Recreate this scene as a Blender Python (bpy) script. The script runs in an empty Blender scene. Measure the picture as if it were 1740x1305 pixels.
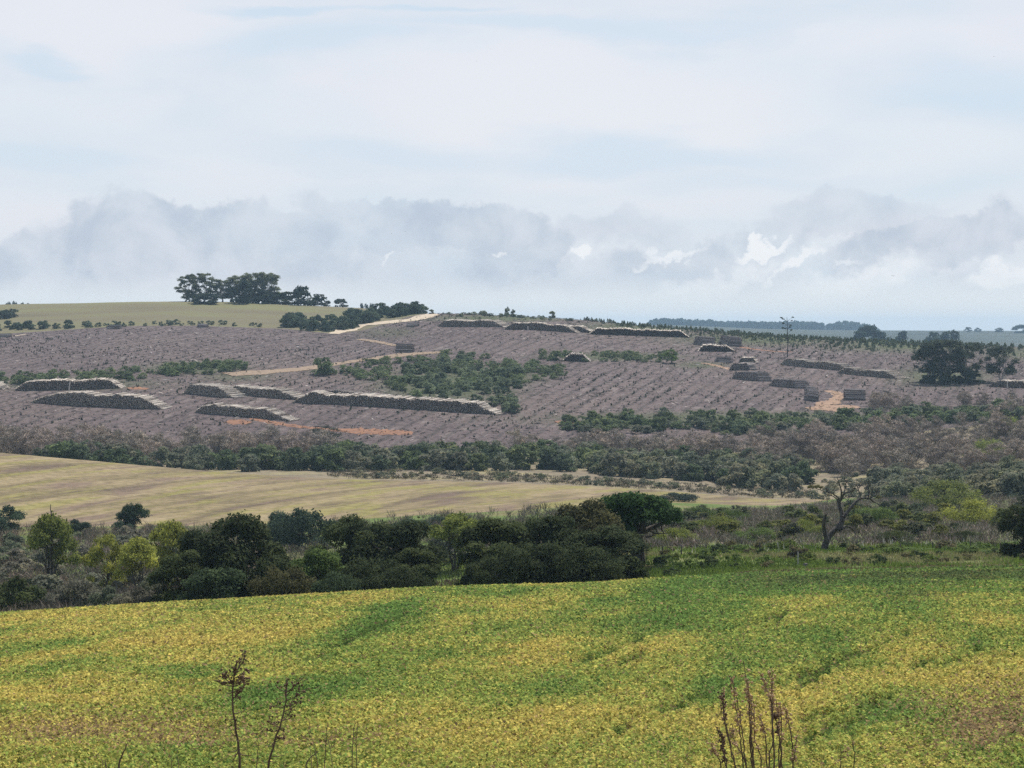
import bpy, math, random
import numpy as np
from mathutils import Vector

rng = np.random.default_rng(7)
random.seed(7)
sc = bpy.context.scene
COL = sc.collection

# ------------------------------------------------------------------ camera model
F = 3388.0            # focal length in photo pixels (1740 wide)
HX, HY = 870.0, 555.0  # eye-level point
CZ = 50.0             # eye height above datum

def pt(x, y, Y):
    return np.array([(x - HX) / F * Y, Y, CZ - (y - HY) / F * Y])

# ------------------------------------------------------------------ numeric helpers
def pchip(xs, ys, xq):
    xs = np.asarray(xs, float); ys = np.asarray(ys, float); xq = np.asarray(xq, float)
    h = np.diff(xs); d = np.diff(ys) / h
    m = np.zeros_like(ys)
    for i in range(1, len(xs) - 1):
        if d[i-1] * d[i] > 0:
            w1 = 2*h[i] + h[i-1]; w2 = h[i] + 2*h[i-1]
            m[i] = (w1 + w2) / (w1 / d[i-1] + w2 / d[i])
    m[0] = d[0]; m[-1] = d[-1]
    k = np.clip(np.searchsorted(xs, xq) - 1, 0, len(xs) - 2)
    t = np.clip((xq - xs[k]) / h[k], 0, 1)
    t2, t3 = t*t, t*t*t
    return (2*t3-3*t2+1)*ys[k] + (t3-2*t2+t)*h[k]*m[k] + (-2*t3+3*t2)*ys[k+1] + (t3-t2)*h[k]*m[k+1]

_tab = np.random.default_rng(11).random((256, 256))
def vnoise(x, y):
    xi = np.floor(x).astype(int); yi = np.floor(y).astype(int)
    fx = x - xi; fy = y - yi
    fx = fx*fx*(3-2*fx); fy = fy*fy*(3-2*fy)
    a = _tab[xi & 255, yi & 255]; b = _tab[(xi+1) & 255, yi & 255]
    c = _tab[xi & 255, (yi+1) & 255]; e = _tab[(xi+1) & 255, (yi+1) & 255]
    return (a*(1-fx)+b*fx)*(1-fy) + (c*(1-fx)+e*fx)*fy
def fbm(x, y, o=4):
    s = 0; a = .5; t = 0
    for i in range(o):
        s = s + a*vnoise(x*2**i + 17.3*i, y*2**i + 5.1*i); t += a; a *= .5
    return s / t

# ------------------------------------------------------------------ terrain
ST = [25, 40, 70, 110, 150, 185, 215, 260, 330, 380, 440, 520, 560, 620, 680, 740, 800, 900, 1000, 1050, 1100, 1160, 1250, 1400, 1700, 2500, 3500, 4500, 6000, 9500]
TAB = {
 0:   [1490,1300,1175,1090,1050,1066,1060,1010,930,895,832,770,790,783,752,695,655,608,583,574,560,540,518,522,545,560,562,552,556,557],
 300: [1490,1300,1165,1075,1031,1048,1045,1005,930,895,845,797,803,790,762,705,660,610,580,567,551,533,512,518,545,560,562,552,556,557],
 600: [1490,1300,1160,1062,1015,1028,1022, 985,920,888,850,816,806,790,768,712,665,615,582,569,556,540,523,527,545,560,562,552,556,557],
 740: [1490,1300,1157,1058,1008,1014,1003, 962,905,882,850,819,808,791,769,717,670,618,580,562,544,533,536,545,555,560,562,552,556,557],
 870: [1490,1300,1155,1055,1003,1010, 992, 945,900,878,850,822,812,793,770,722,675,622,577,560,546,537,541,550,560,565,562,552,556,557],
 1100:[1490,1300,1150,1050,1001, 983, 950, 915,885,868,850,834,822,800,770,722,682,627,589,575,562,554,559,567,570,570,562,552,556,557],
 1350:[1490,1300,1150,1045,1000, 972, 942, 912,885,872,862,850,835,805,770,726,688,638,604,592,582,574.5,579,588,590,585,569,560,562,561],
 1740:[1490,1300,1150,1040, 992, 966, 940, 910,880,862,845,820,805,780,747,715,690,645,616,606,597,591,596,603,604,597,581,563,565,562],
}
cols = sorted(TAB)
YD = np.unique(np.concatenate([np.arange(-60, 60, 2.0), np.arange(60, 700, 4.0), np.arange(700, 1400, 6.0), np.geomspace(1400, 9500, 60)]))
XD = np.arange(0, 1741, 10.0)
zc = []
for c in cols:
    z = [-(y-HY)/F*Y for y, Y in zip(TAB[c], ST)]
    zc.append(pchip([-60, 0, 5, 10, 16] + ST, [-1.0, -1.7, -2.6, -3.7, -4.9] + z, YD))
zc = np.array(zc)
ZT = np.array([pchip(cols, zc[:, j], XD) for j in range(len(YD))]) + CZ

def gz(X, Y):
    X = np.asarray(X, float); Y = np.asarray(Y, float)
    Yc = np.clip(Y, YD[0], YD[-1])
    xi = np.clip(HX + X*F/np.maximum(Yc, 30), 0, 1740)
    i = np.clip(np.searchsorted(YD, Yc) - 1, 0, len(YD)-2)
    t = (Yc - YD[i])/(YD[i+1]-YD[i])
    u = xi/10; j = np.clip(u.astype(int), 0, len(XD)-2); s = u - j
    z = (ZT[i, j]*(1-s)+ZT[i, j+1]*s)*(1-t) + (ZT[i+1, j]*(1-s)+ZT[i+1, j+1]*s)*t
    amp = np.interp(Yc, [0, 60, 200, 400, 700, 1400], [0, .15, .3, .3, .8, .8])
    return z + amp*(fbm(X/38+9, Yc/38+3, 3)-.5)

def ground(x, Y):
    X = (x-HX)/F*Y
    return np.array([X, Y, float(gz(X, Y))])

def depth_at(x, y, Y0, Y1):
    Ys = np.arange(Y0, Y1, .5)
    X = (x-HX)/F*Ys
    yy = HY + (CZ-gz(X, Ys))/Ys*F
    k = np.argmin(np.abs(yy-y))
    return float(Ys[k])

def hill(x, y):
    return depth_at(x, y, 690, 1175)

# ------------------------------------------------------------------ mesh helpers
def mk(name, V, faces, mats, parent=None, smooth=False, attrs=None, loc=None):
    """faces: list of (int array (n,k), material index)"""
    me = bpy.data.meshes.new(name)
    V = np.asarray(V, np.float32).reshape(-1, 3)
    me.vertices.add(len(V)); me.vertices.foreach_set('co', V.ravel())
    li = np.concatenate([np.asarray(f, np.int32).ravel() for f, _ in faces])
    tot = np.concatenate([np.full(len(f), np.asarray(f).shape[1], np.int32) for f, _ in faces])
    mi = np.concatenate([np.full(len(f), m, np.int32) for f, m in faces])
    me.loops.add(len(li)); me.loops.foreach_set('vertex_index', li)
    me.polygons.add(len(tot))
    st = np.concatenate([[0], np.cumsum(tot)[:-1]]).astype(np.int32)
    me.polygons.foreach_set('loop_start', st)
    try: me.polygons.foreach_set('loop_total', tot)
    except Exception: pass
    me.polygons.foreach_set('material_index', mi)
    me.polygons.foreach_set('use_smooth', np.full(len(tot), smooth, bool))
    me.update(calc_edges=True)
    for m in (mats if isinstance(mats, (list, tuple)) else [mats]): me.materials.append(m)
    for k, a in (attrs or {}).items():
        a = np.asarray(a, np.float32)
        if a.ndim == 1:
            me.attributes.new(k, 'FLOAT', 'POINT').data.foreach_set('value', a)
        else:
            c4 = np.ones((len(a), 4), np.float32); c4[:, :3] = a
            me.attributes.new(k, 'FLOAT_COLOR', 'POINT').data.foreach_set('color', c4.ravel())
    o = bpy.data.objects.new(name, me); COL.objects.link(o)
    if parent is not None: o.parent = parent
    if loc is not None: o.location = loc
    return o

def tag(o, label=None, cat=None, group=None, kind=None):
    if label: o['label'] = label
    if cat: o['category'] = cat
    if group: o['group'] = group
    if kind: o['kind'] = kind
    return o

def empty(name, loc, rz=0, s=1.0):
    o = bpy.data.objects.new(name, None); COL.objects.link(o)
    o.location = loc; o.rotation_euler = (0, 0, rz); o.scale = (s, s, s) if np.isscalar(s) else s
    o.empty_display_size = .2
    return o

KIDS = {}
def copy_tree(o, parent=None):
    c = o.copy(); COL.objects.link(c)
    if parent is not None: c.parent = parent
    for ch in KIDS.get(o.name, []): copy_tree(ch, c)
    return c

class TB:
    """collects tapered tubes"""
    def __init__(s): s.V = []; s.Q = []; s.n = 0
    def tube(s, P, R, k=7, cap=True):
        P = np.asarray(P, float); R = np.asarray(R, float)
        T = np.gradient(P, axis=0); T /= np.linalg.norm(T, axis=1, keepdims=True) + 1e-9
        ref = np.array([0, 0, 1.0]) if abs(T[0, 2]) < .8 else np.array([1.0, 0, 0])
        a = np.arange(k)/k*2*math.pi
        for i in range(len(P)):
            u = np.cross(T[i], ref); u /= np.linalg.norm(u)+1e-9; v = np.cross(T[i], u)
            s.V.append(P[i] + R[i]*(np.cos(a)[:, None]*u + np.sin(a)[:, None]*v))
        b = s.n
        for i in range(len(P)-1):
            for j in range(k):
                s.Q.append((b+i*k+j, b+i*k+(j+1) % k, b+(i+1)*k+(j+1) % k, b+(i+1)*k+j))
        s.n += k*len(P)
    def build(s, name, mat, parent=None):
        return mk(name, np.concatenate(s.V), [(np.array(s.Q), 0)], mat, parent, True)

def curve(P, n=10, jit=0.0, r=rng):
    P = np.asarray(P, float); t = np.linspace(0, 1, len(P)); q = np.linspace(0, 1, n)
    C = np.stack([pchip(t, P[:, i], q) for i in range(3)], 1)
    C[1:-1] += r.normal(0, 1, (n-2, 3))*jit
    return C

def quads_from(C, A, B):
    """rhombus leaves: centres C, half axes A (long), B (wide)"""
    V = np.stack([C-A, C+B-.15*A, C+A, C-B-.15*A], 1).reshape(-1, 3)
    return V, np.arange(len(V)).reshape(-1, 4)

def unit(v): return v/(np.linalg.norm(v, axis=-1, keepdims=True)+1e-9)

def leaves(lobes, n, size, r, up=.35, shell=.55, asp=.5, droop=0.0):
    L = np.array(lobes, float)      # x y z rx ry rz
    w = (L[:, 3]*L[:, 4]*L[:, 5])**(2/3); w /= w.sum()
    k = r.choice(len(L), n, p=w)
    d = unit(r.normal(size=(n, 3)))
    d[:, 2] = np.where(d[:, 2] < -.5, -d[:, 2]*.6, d[:, 2]); d = unit(d)
    rad = (shell + (1-shell)*r.random(n)**.7) * (1 + .12*r.normal(size=n))
    C = L[k, :3] + d*rad[:, None]*L[k, 3:6]
    C[:, 2] = np.maximum(C[:, 2], .05)
    N = unit(d + np.array([0, 0, up]) + .7*r.normal(size=(n, 3)))
    A = unit(np.cross(N, r.normal(size=(n, 3))))
    if droop: A = unit(A*(1-droop) - np.array([0, 0, droop]))
    B = unit(np.cross(N, A))
    s = size*(.6+.8*r.random(n))[:, None]
    V, Q = quads_from(C, A*s, B*s*asp)
    # one leaf tone per clump plus its own
    lt = r.random(len(L))[k]*.5 + r.random(n)*.5
    return V, Q, np.repeat(lt, 4)

# ------------------------------------------------------------------ node helpers
class NG:
    def __init__(s, nt): s.t = nt; nt.nodes.clear()
    def a(s, typ, ins=None, **kw):
        n = s.t.nodes.new(typ)
        for k, v in kw.items(): setattr(n, k, v)
        for k, v in (ins or {}).items():
            if isinstance(v, bpy.types.NodeSocket): s.t.links.new(v, n.inputs[k])
            else: n.inputs[k].default_value = v
        return n
    def m(s, op, a, b=None, c=None, clamp=False):
        ins = {0: a}
        if b is not None: ins[1] = b
        if c is not None: ins[2] = c
        return s.a('ShaderNodeMath', ins, operation=op, use_clamp=clamp).outputs[0]
    def mix(s, f, a, b, mode='MIX'):
        n = s.a('ShaderNodeMix', None, data_type='RGBA', blend_type=mode)
        for idx, v in ((0, f), (6, a), (7, b)):
            if isinstance(v, bpy.types.NodeSocket): s.t.links.new(v, n.inputs[idx])
            else: n.inputs[idx].default_value = (tuple(v)+(1,))[:4] if idx else v
        return n.outputs[2]
    def noise(s, vec, scale, detail=4, rough=.55, dist=0.0, out=0):
        return s.a('ShaderNodeTexNoise', {'Vector': vec, 'Scale': scale, 'Detail': detail, 'Roughness': rough, 'Distortion': dist}).outputs[out]
    def mr(s, v, a, b, c=0.0, d=1.0, smooth=True):
        return s.a('ShaderNodeMapRange', {0: v, 1: a, 2: b, 3: c, 4: d}, interpolation_type='SMOOTHSTEP' if smooth else 'LINEAR', clamp=True).outputs[0]
    def mapping(s, vec, loc=(0, 0, 0), rot=(0, 0, 0), sc=(1, 1, 1)):
        return s.a('ShaderNodeMapping', {'Vector': vec, 'Location': loc, 'Rotation': rot, 'Scale': sc}).outputs[0]
    def aniso(s, ang, across, along, off=0.0):
        sp = s.a('ShaderNodeSeparateXYZ', {0: s.pos()}); c, n = math.cos(ang), math.sin(ang)
        u = s.m('SUBTRACT', s.m('MULTIPLY', sp.outputs[0], c/across), s.m('MULTIPLY', sp.outputs[1], n/across))
        v = s.m('ADD', s.m('MULTIPLY', sp.outputs[0], n/along), s.m('MULTIPLY', sp.outputs[1], c/along))
        return s.a('ShaderNodeCombineXYZ', {0: s.m('ADD', u, off), 1: v, 2: off}).outputs[0]
    def ramp(s, f, stops):
        n = s.a('ShaderNodeValToRGB', {0: f}); cr = n.color_ramp
        while len(cr.elements) > 1: cr.elements.remove(cr.elements[-1])
        for i, (p, c) in enumerate(stops):
            e = cr.elements[0] if i == 0 else cr.elements.new(p)
            e.position = p; e.color = (tuple(c)+(1,))[:4]
        return n.outputs[0]
    def pos(s): return s.a('ShaderNodeNewGeometry').outputs['Position']
    def bsdf(s, color, rough=.9, spec=.2, bump=None, bstr=.5, bdist=.3, trans=0.0):
        ins = {'Base Color': color, 'Roughness': rough, 'Specular IOR Level': spec}
        if bump is not None:
            ins['Normal'] = s.a('ShaderNodeBump', {'Height': bump, 'Strength': bstr, 'Distance': bdist}).outputs[0]
        b = s.a('ShaderNodeBsdfPrincipled', ins).outputs[0]
        if trans:
            t = s.a('ShaderNodeBsdfTranslucent', {'Color': color}).outputs[0]
            b = s.a('ShaderNodeMixShader', {0: trans, 1: b, 2: t}).outputs[0]
        s.a('ShaderNodeOutputMaterial', {'Surface': b})

def material(name):
    m = bpy.data.materials.new(name); m.use_nodes = True
    return m, NG(m.node_tree)

def leaf_mat(name, trans=.25, var=.9, attr=None):
    m, g = material(name)
    if attr:
        c = g.a('ShaderNodeAttribute', attribute_name=attr).outputs['Color']
    else:
        t = g.a('ShaderNodeAttribute', attribute_name='tint').outputs['Fac']
        oi = g.a('ShaderNodeObjectInfo')
        f = g.mr(t, 0, 1, 1-var*.5, 1+var*.75, smooth=False)
        c = g.mix(1.0, oi.outputs['Color'], g.a('ShaderNodeCombineColor', {0: f, 1: f, 2: f}).outputs[0], 'MULTIPLY')
        # some clumps fresher and yellower
        c = g.mix(g.mr(t, .6, 1, 0, .35), c, g.mix(1.0, c, (1.45, 1.2, .6), 'MULTIPLY'))
    g.bsdf(c, .85, .06, trans=trans)
    return m

LEAF = leaf_mat('leaf_green', .42)
TWIGM = leaf_mat('twig_brown', 0.05, .7)

def bark(name, c1, c2, scale=4.0):
    m, g = material(name)
    p = g.mapping(g.pos(), sc=(1, 1, .25))
    n = g.noise(p, scale, 5, .6)
    g.bsdf(g.ramp(n, [(.3, c1), (.7, c2)]), .9, .15, n, .6, .05)
    return m
BARK = bark('bark_dark', (.03, .025, .02), (.10, .085, .07))
BARKD = bark('bark_weathered', (.02, .018, .016), (.13, .12, .11), 6)
BARKG = bark('bark_grey', (.06, .055, .05), (.26, .24, .22))
BARKP = bark('bark_pale', (.25, .22, .2), (.5, .46, .42), 2)

# ------------------------------------------------------------------ ground materials
ROT = math.radians(16)
def row_coord(g, ang):
    """metres across rows that run at ang (clockwise from +Y)"""
    sp = g.a('ShaderNodeSeparateXYZ', {0: g.pos()})
    return g.m('SUBTRACT', g.m('MULTIPLY', sp.outputs[0], math.cos(ang)), g.m('MULTIPLY', sp.outputs[1], math.sin(ang)))

def mat_bank():
    m, g = material('bank_grass_ground'); p = g.pos()
    n = g.noise(p, 1.2, 6, .6)
    g.bsdf(g.ramp(n, [(.3, (.06, .05, .02)), (.6, (.12, .1, .035))]), .95, .1, n, .5, .1)
    return m
def mat_soil():
    m, g = material('crop_soil'); p = g.pos()
    n = g.noise(p, .35, 6, .65)
    f = g.noise(p, 6, 4, .6)
    c = g.mix(f, g.ramp(n, [(.3, (.10, .08, .038)), (.55, (.145, .10, .055)), (.8, (.17, .115, .065))]), (.08, .065, .03))
    g.bsdf(c, .95, .1, f, .8, .1)
    return m
def mat_valley():
    m, g = material('valley_grass'); p = g.pos()
    n = g.noise(p, .06, 6, .6); f = g.noise(p, .9, 5, .65)
    c = g.ramp(n, [(.3, (.08, .12, .03)), (.5, (.12, .16, .045)), (.62, (.17, .16, .07)), (.78, (.13, .11, .06))])
    c = g.mix(g.mr(f, .4, .65, 0, .7), c, g.mix(1, c, (.45, .5, .42), 'MULTIPLY'))
    g.bsdf(c, .95, .1, f, .7, .4)
    return m
def mat_stubble():
    m, g = material('stubble'); p = g.pos()
    n = g.noise(g.aniso(math.radians(19), 11, 75), 1, 7, .62, .4)
    n2 = g.noise(g.aniso(math.radians(17), 8, 50, 31.7), 1, 6, .62, .4)
    f = g.noise(p, .45, 6, .7)
    c = g.ramp(n, [(.34, (.115, .085, .06)), (.45, (.17, .135, .075)), (.54, (.235, .185, .105)), (.68, (.29, .23, .14))])
    c = g.mix(g.mr(n2, .5, .62, 0, .7), c, (.22, .2, .06))
    c = g.mix(g.mr(n2, .47, .36, 0, .75), c, (.15, .105, .085))
    c = g.mix(g.mr(f, .42, .62, 0, .6), c, g.mix(1, c, (.45, .47, .4), 'MULTIPLY'))
    g.bsdf(c, .95, .1, f, .6, .25)
    return m
def mat_flat():
    m, g = material('scrub_flat'); p = g.pos()
    n = g.noise(g.mapping(p, sc=(.03, .07, .05)), 1, 6, .65); f = g.noise(p, .5, 5, .7)
    c = g.ramp(n, [(.3, (.12, .10, .07)), (.5, (.21, .17, .12)), (.66, (.25, .22, .11)), (.8, (.15, .14, .08))])
    c = g.mix(g.mr(f, .45, .65, 0, .7), c, (.06, .06, .04))
    g.bsdf(c, .95, .1, f, .7, .4)
    return m
def mat_felled():
    m, g = material('felled_ground'); p = g.pos()
    big = g.noise(p, .008, 5, .6)
    f = g.noise(p, .35, 7, .72)
    f2 = g.noise(g.mapping(p, loc=(9, 4, 2), sc=(1, .4, 1)), .9, 4, .75)
    f3 = g.noise(g.aniso(ROT, 5, 16, 7.7), 1, 8, .72)
    wob = g.m('MULTIPLY', g.m('SUBTRACT', g.noise(p, .05, 3), .5), 5.0)
    u = g.m('ADD', row_coord(g, ROT), wob)
    w = g.m('SINE', g.m('MULTIPLY', u, 2*math.pi/6.0))
    w2 = g.m('SINE', g.m('MULTIPLY', u, 2*math.pi/24.0))
    c = g.ramp(big, [(.3, (.09, .068, .066)), (.5, (.122, .094, .092)), (.7, (.14, .108, .095))])
    c = g.mix(g.mr(f, .4, .7, 0, .85), c, (.06, .045, .046))
    c = g.mix(g.mr(f2, .58, .74, 0, .85), c, (.24, .2, .19))
    c = g.mix(g.mr(f3, .42, .3, 0, .7), c, (.045, .036, .034))
    c = g.mix(g.mr(f3, .53, .66, 0, .8), c, (.19, .158, .148))
    row = g.m('MULTIPLY', g.mr(w, .25, .95), g.mr(f, .3, .6, .3, 1))
    c = g.mix(g.m('MULTIPLY', row, .75), c, (.05, .042, .04))
    c = g.mix(g.m('MULTIPLY', g.mr(w2, .3, 1), .18), c, (.17, .13, .125))
    at = g.a('ShaderNodeAttribute', attribute_name='green').outputs['Fac']
    gm = g.m('MULTIPLY', at, g.mr(g.m('ADD', f, g.m('MULTIPLY', at, .35)), .5, .8), clamp=True)
    c = g.mix(gm, c, g.mix(f2, (.055, .068, .035), (.09, .098, .05)))
    h = g.m('ADD', g.m('MULTIPLY', w, .25), f)
    g.bsdf(c, .95, .1, h, .9, .6)
    return m
def mat_hilltop():
    m, g = material('hilltop_grass'); p = g.pos()
    n = g.noise(g.mapping(p, sc=(.006, .02, .02)), 1, 6, .6); f = g.noise(p, .12, 5, .7)
    c = g.ramp(n, [(.3, (.105, .092, .058)), (.48, (.14, .125, .075)), (.6, (.15, .148, .07)), (.8, (.18, .145, .1))])
    c = g.mix(g.mr(f, .5, .75, 0, .45), c, (.13, .1, .06))
    g.bsdf(c, .95, .1)
    return m
def mat_far():
    m, g = material('far_grass'); p = g.pos()
    n = g.noise(g.mapping(p, sc=(.002, .004, .004)), 1, 5, .6)
    c = g.ramp(n, [(.35, (.035, .045, .04)), (.5, (.055, .066, .055)), (.65, (.07, .072, .058))])
    g.bsdf(c, .95, .1)
    return m

# ------------------------------------------------------------------ ground sheets
XI = np.concatenate([np.linspace(-1500, -60, 40), np.arange(-50, 1791, 5.0), np.linspace(1800, 3240, 40)])
def bound(pts, x=XI):
    p = np.array(pts, float); return np.interp(x, p[:, 0], p[:, 1])
B_field = [(-100, 158), (870, 162), (1000, 170), (1150, 175), (1300, 178), (1740, 182)]
B_stub0 = [(-100, 378), (300, 380), (600, 388), (870, 400), (1100, 420), (1250, 440), (1330, 470), (1380, 505), (1420, 520)]
B_stub1 = [(-100, 526), (600, 526), (1100, 524), (1300, 522), (1380, 521), (1420, 520)]
B_hill0 = [(0, 672), (300, 668), (600, 672), (870, 688), (1100, 695), (1350, 700), (1500, 715), (1740, 735)]
B_hill1 = [(0, 1075), (200, 1096), (330, 1092), (480, 1084), (570, 1056), (620, 1085), (733, 1160), (800, 1200), (1740, 1215)]
def sheet(name, b0, b1, rows, mat, attr=None, pw=1.0, wide=0.0):
    Y0 = np.full(len(XI), float(b0)) if np.isscalar(b0) else bound(b0)
    Y1 = np.full(len(XI), float(b1)) if np.isscalar(b1) else bound(b1)
    t = np.linspace(0, 1, rows)**pw
    Y = Y0[None, :]*(1-t[:, None]) + Y1[None, :]*t[:, None]
    X = (XI[None, :]-HX)/F*np.maximum(Y, wide) if wide else (XI[None, :]-HX)/F*Y
    Z = gz(X, Y)
    V = np.stack([X, Y, Z], 2).reshape(-1, 3); nx = len(XI)
    i = np.arange(rows-1)[:, None]*nx + np.arange(nx-1)[None, :]
    Q = np.stack([i, i+1, i+nx+1, i+nx], 2).reshape(-1, 4)
    keep = ((Y1-Y0)[:-1] + (Y1-Y0)[1:] > .02)[None, :].repeat(rows-1, 0).ravel()
    at = None
    if attr: at = {'green': attr(np.tile(XI, rows), Y.ravel(), V)}
    o = mk(name, V, [(Q[keep], 0)], mat, None, True, at)
    tag(o, kind='structure'); return o

def ellip(x, y, L):
    r = np.zeros_like(x)
    for cx, cy, rx, ry, s in L:
        r = np.maximum(r, s*np.clip(1.3-np.sqrt(((x-cx)/rx)**2+((y-cy)/ry)**2), 0, 1))
    return np.clip(r, 0, 1)
GREENS = [(760, 655, 150, 40, 1), (860, 640, 90, 22, .8), (120, 652, 190, 14, .9), (330, 625, 110, 14, .9), (400, 640, 90, 12, .7), (1040, 606, 150, 9, .9),
          (1250, 712, 420, 16, .9), (1600, 640, 110, 22, .9), (850, 541, 170, 8, 1), (1100, 556, 160, 14, 1), (1300, 575, 200, 16, 1), (1550, 586, 200, 16, 1),
          (660, 565, 70, 14, .6), (1190, 620, 60, 8, .8), (550, 628, 30, 12, .7), (1740, 600, 100, 16, .8)]
def green_attr(x, Y, V):
    y = HY + (CZ-V[:, 2])/Y*F
    return ellip(x, y, GREENS)

sheet('roadside_bank', -60, 30, 60, mat_bank(), wide=60)
sheet('crop_field', 30, B_field, 110, mat_soil())
sheet('valley_floor', B_field, B_stub0, 90, mat_valley())
sheet('stubble_field', B_stub0, B_stub1, 60, mat_stubble())
sheet('river_flat', B_stub1, B_hill0, 50, mat_flat())
sheet('felled_hillside', B_hill0, B_hill1, 240, mat_felled(), green_attr)
sheet('hilltop_pasture', B_hill1, 1500, 60, mat_hilltop())
sheet('far_country', 1500, 9400, 60, mat_far(), pw=1.5)

# ------------------------------------------------------------------ dirt tracks
def mat_track(name, c1, c2):
    m, g = material(name); n = g.noise(g.pos(), .4, 6, .65)
    g.bsdf(g.ramp(n, [(.3, c1), (.65, c2)]), .95, .1, n, .4, .1); return m
TR_P = mat_track('track_pale', (.35, .285, .21), (.5, .42, .32))
TR_B = mat_track('track_tan', (.19, .14, .10), (.28, .21, .15))
TR_O = mat_track('track_orange', (.17, .09, .06), (.27, .145, .09))
TR_Y = mat_track('track_ochre', (.21, .135, .09), (.31, .21, .145))
def track(name, pts, widths, mat, off=.12):
    P = []
    for x, y in pts:
        P.append(ground(x, hill(x, y))[:2])
    P = np.array(P); t = np.linspace(0, 1, len(P)); q = np.linspace(0, 1, 24*len(P))
    C = np.stack([pchip(t, P[:, 0], q), pchip(t, P[:, 1], q)], 1)
    T = np.gradient(C, axis=0); T /= np.linalg.norm(T, axis=1, keepdims=True)
    N = np.stack([T[:, 1], -T[:, 0]], 1)
    w = np.interp(q, t, widths)*(.45+1.1*fbm(q*22, q*3+len(pts), 3))
    k = 7; s = np.linspace(-.5, .5, k)
    X = C[:, None, 0]+N[:, None, 0]*w[:, None]*s; Y = C[:, None, 1]+N[:, None, 1]*w[:, None]*s
    X += 2.5*(fbm(X/3, Y/6, 3)-.5)*(np.abs(s) > .2); Z = gz(X, Y)+off-.10*(np.abs(s) > .45)*1.0
    V = np.stack([X, Y, Z], 2).reshape(-1, 3)
    i = np.arange(len(q)-1)[:, None]*k+np.arange(k-1)[None]
    o = mk(name, V, [(np.stack([i, i+1, i+k+1, i+k], 2).reshape(-1, 4), 0)], mat, None, True)
    tag(o, kind='structure'); return o
track('pale_road', [(566, 568), (600, 556), (622, 551), (660, 548), (695, 545), (715, 540), (733, 534)], [8, 12, 15, 15, 15, 13, 9], TR_P, .3)
track('dirt_track', [(386, 637), (430, 634), (515, 627), (570, 619), (610, 613), (650, 608), (700, 602), (756, 598)], [8, 13, 11, 5, 7, 9, 9, 4], TR_B, .25)
track('dirt_track', [(612, 577), (640, 581), (673, 588)], [4, 6, 6], TR_B, .25)
track('orange_track', [(425, 711), (470, 719), (520, 726), (570, 731)], [4, 5, 4, 3], TR_O)
track('orange_clearing', [(560, 730), (610, 733), (660, 735), (702, 736)], [3, 9, 10, 5], TR_O, .16)
track('orange_clearing', [(388, 715), (405, 717), (426, 719)], [5, 9, 5], TR_O)
track('orange_clearing', [(218, 660), (235, 660), (252, 661)], [4, 8, 4], TR_O)
track('orange_clearing', [(944, 716), (975, 718), (1012, 720)], [3, 10, 5], TR_O)
track('ochre_track', [(1408, 664), (1422, 668), (1426, 673), (1416, 680), (1404, 687), (1394, 694)], [4, 5, 6, 6, 7, 7], TR_Y)
track('ochre_clearing', [(1372, 695), (1400, 694), (1430, 692), (1458, 691)], [5, 15, 16, 6], TR_Y, .2)
track('ochre_track', [(1196, 617), (1215, 621), (1244, 628)], [3, 4, 4], TR_Y)
track('reddish_track', [(1262, 590), (1285, 594), (1315, 597), (1345, 598)], [5, 6, 4, 3], TR_O)
track('pale_path', [(20, 571), (30, 570), (44, 568)], [2, 3, 2], TR_P)

# ------------------------------------------------------------------ log stacks
def log_mats():
    out = []
    for nm, c1, c2 in (('log_side_pale', (.32, .275, .235), (.74, .67, .58)), ('log_side_grey', (.13, .11, .105), (.5, .44, .4))):
        m, g = material(nm)
        t = g.a('ShaderNodeAttribute', attribute_name='tint').outputs['Fac']
        n = g.noise(g.pos(), 1.5, 4, .6)
        c = g.ramp(g.m('ADD', g.m('MULTIPLY', t, .7), g.m('MULTIPLY', n, .3)), [(.15, (.12, .085, .07)), (.3, c1), (.8, c2)])
        g.bsdf(c, .85, .15); out.append(m)
    m, g = material('log_ends')
    t = g.a('ShaderNodeAttribute', attribute_name='tint').outputs['Fac']
    c = g.ramp(t, [(.0, (.016, .009, .007)), (.6, (.046, .027, .021)), (.9, (.085, .055, .042)), (1, (.18, .13, .1))])
    g.bsdf(c, .9, .1); out.append(m)
    return out
LOGP, LOGG, LOGE = log_mats()
LOGN = [0]
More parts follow.
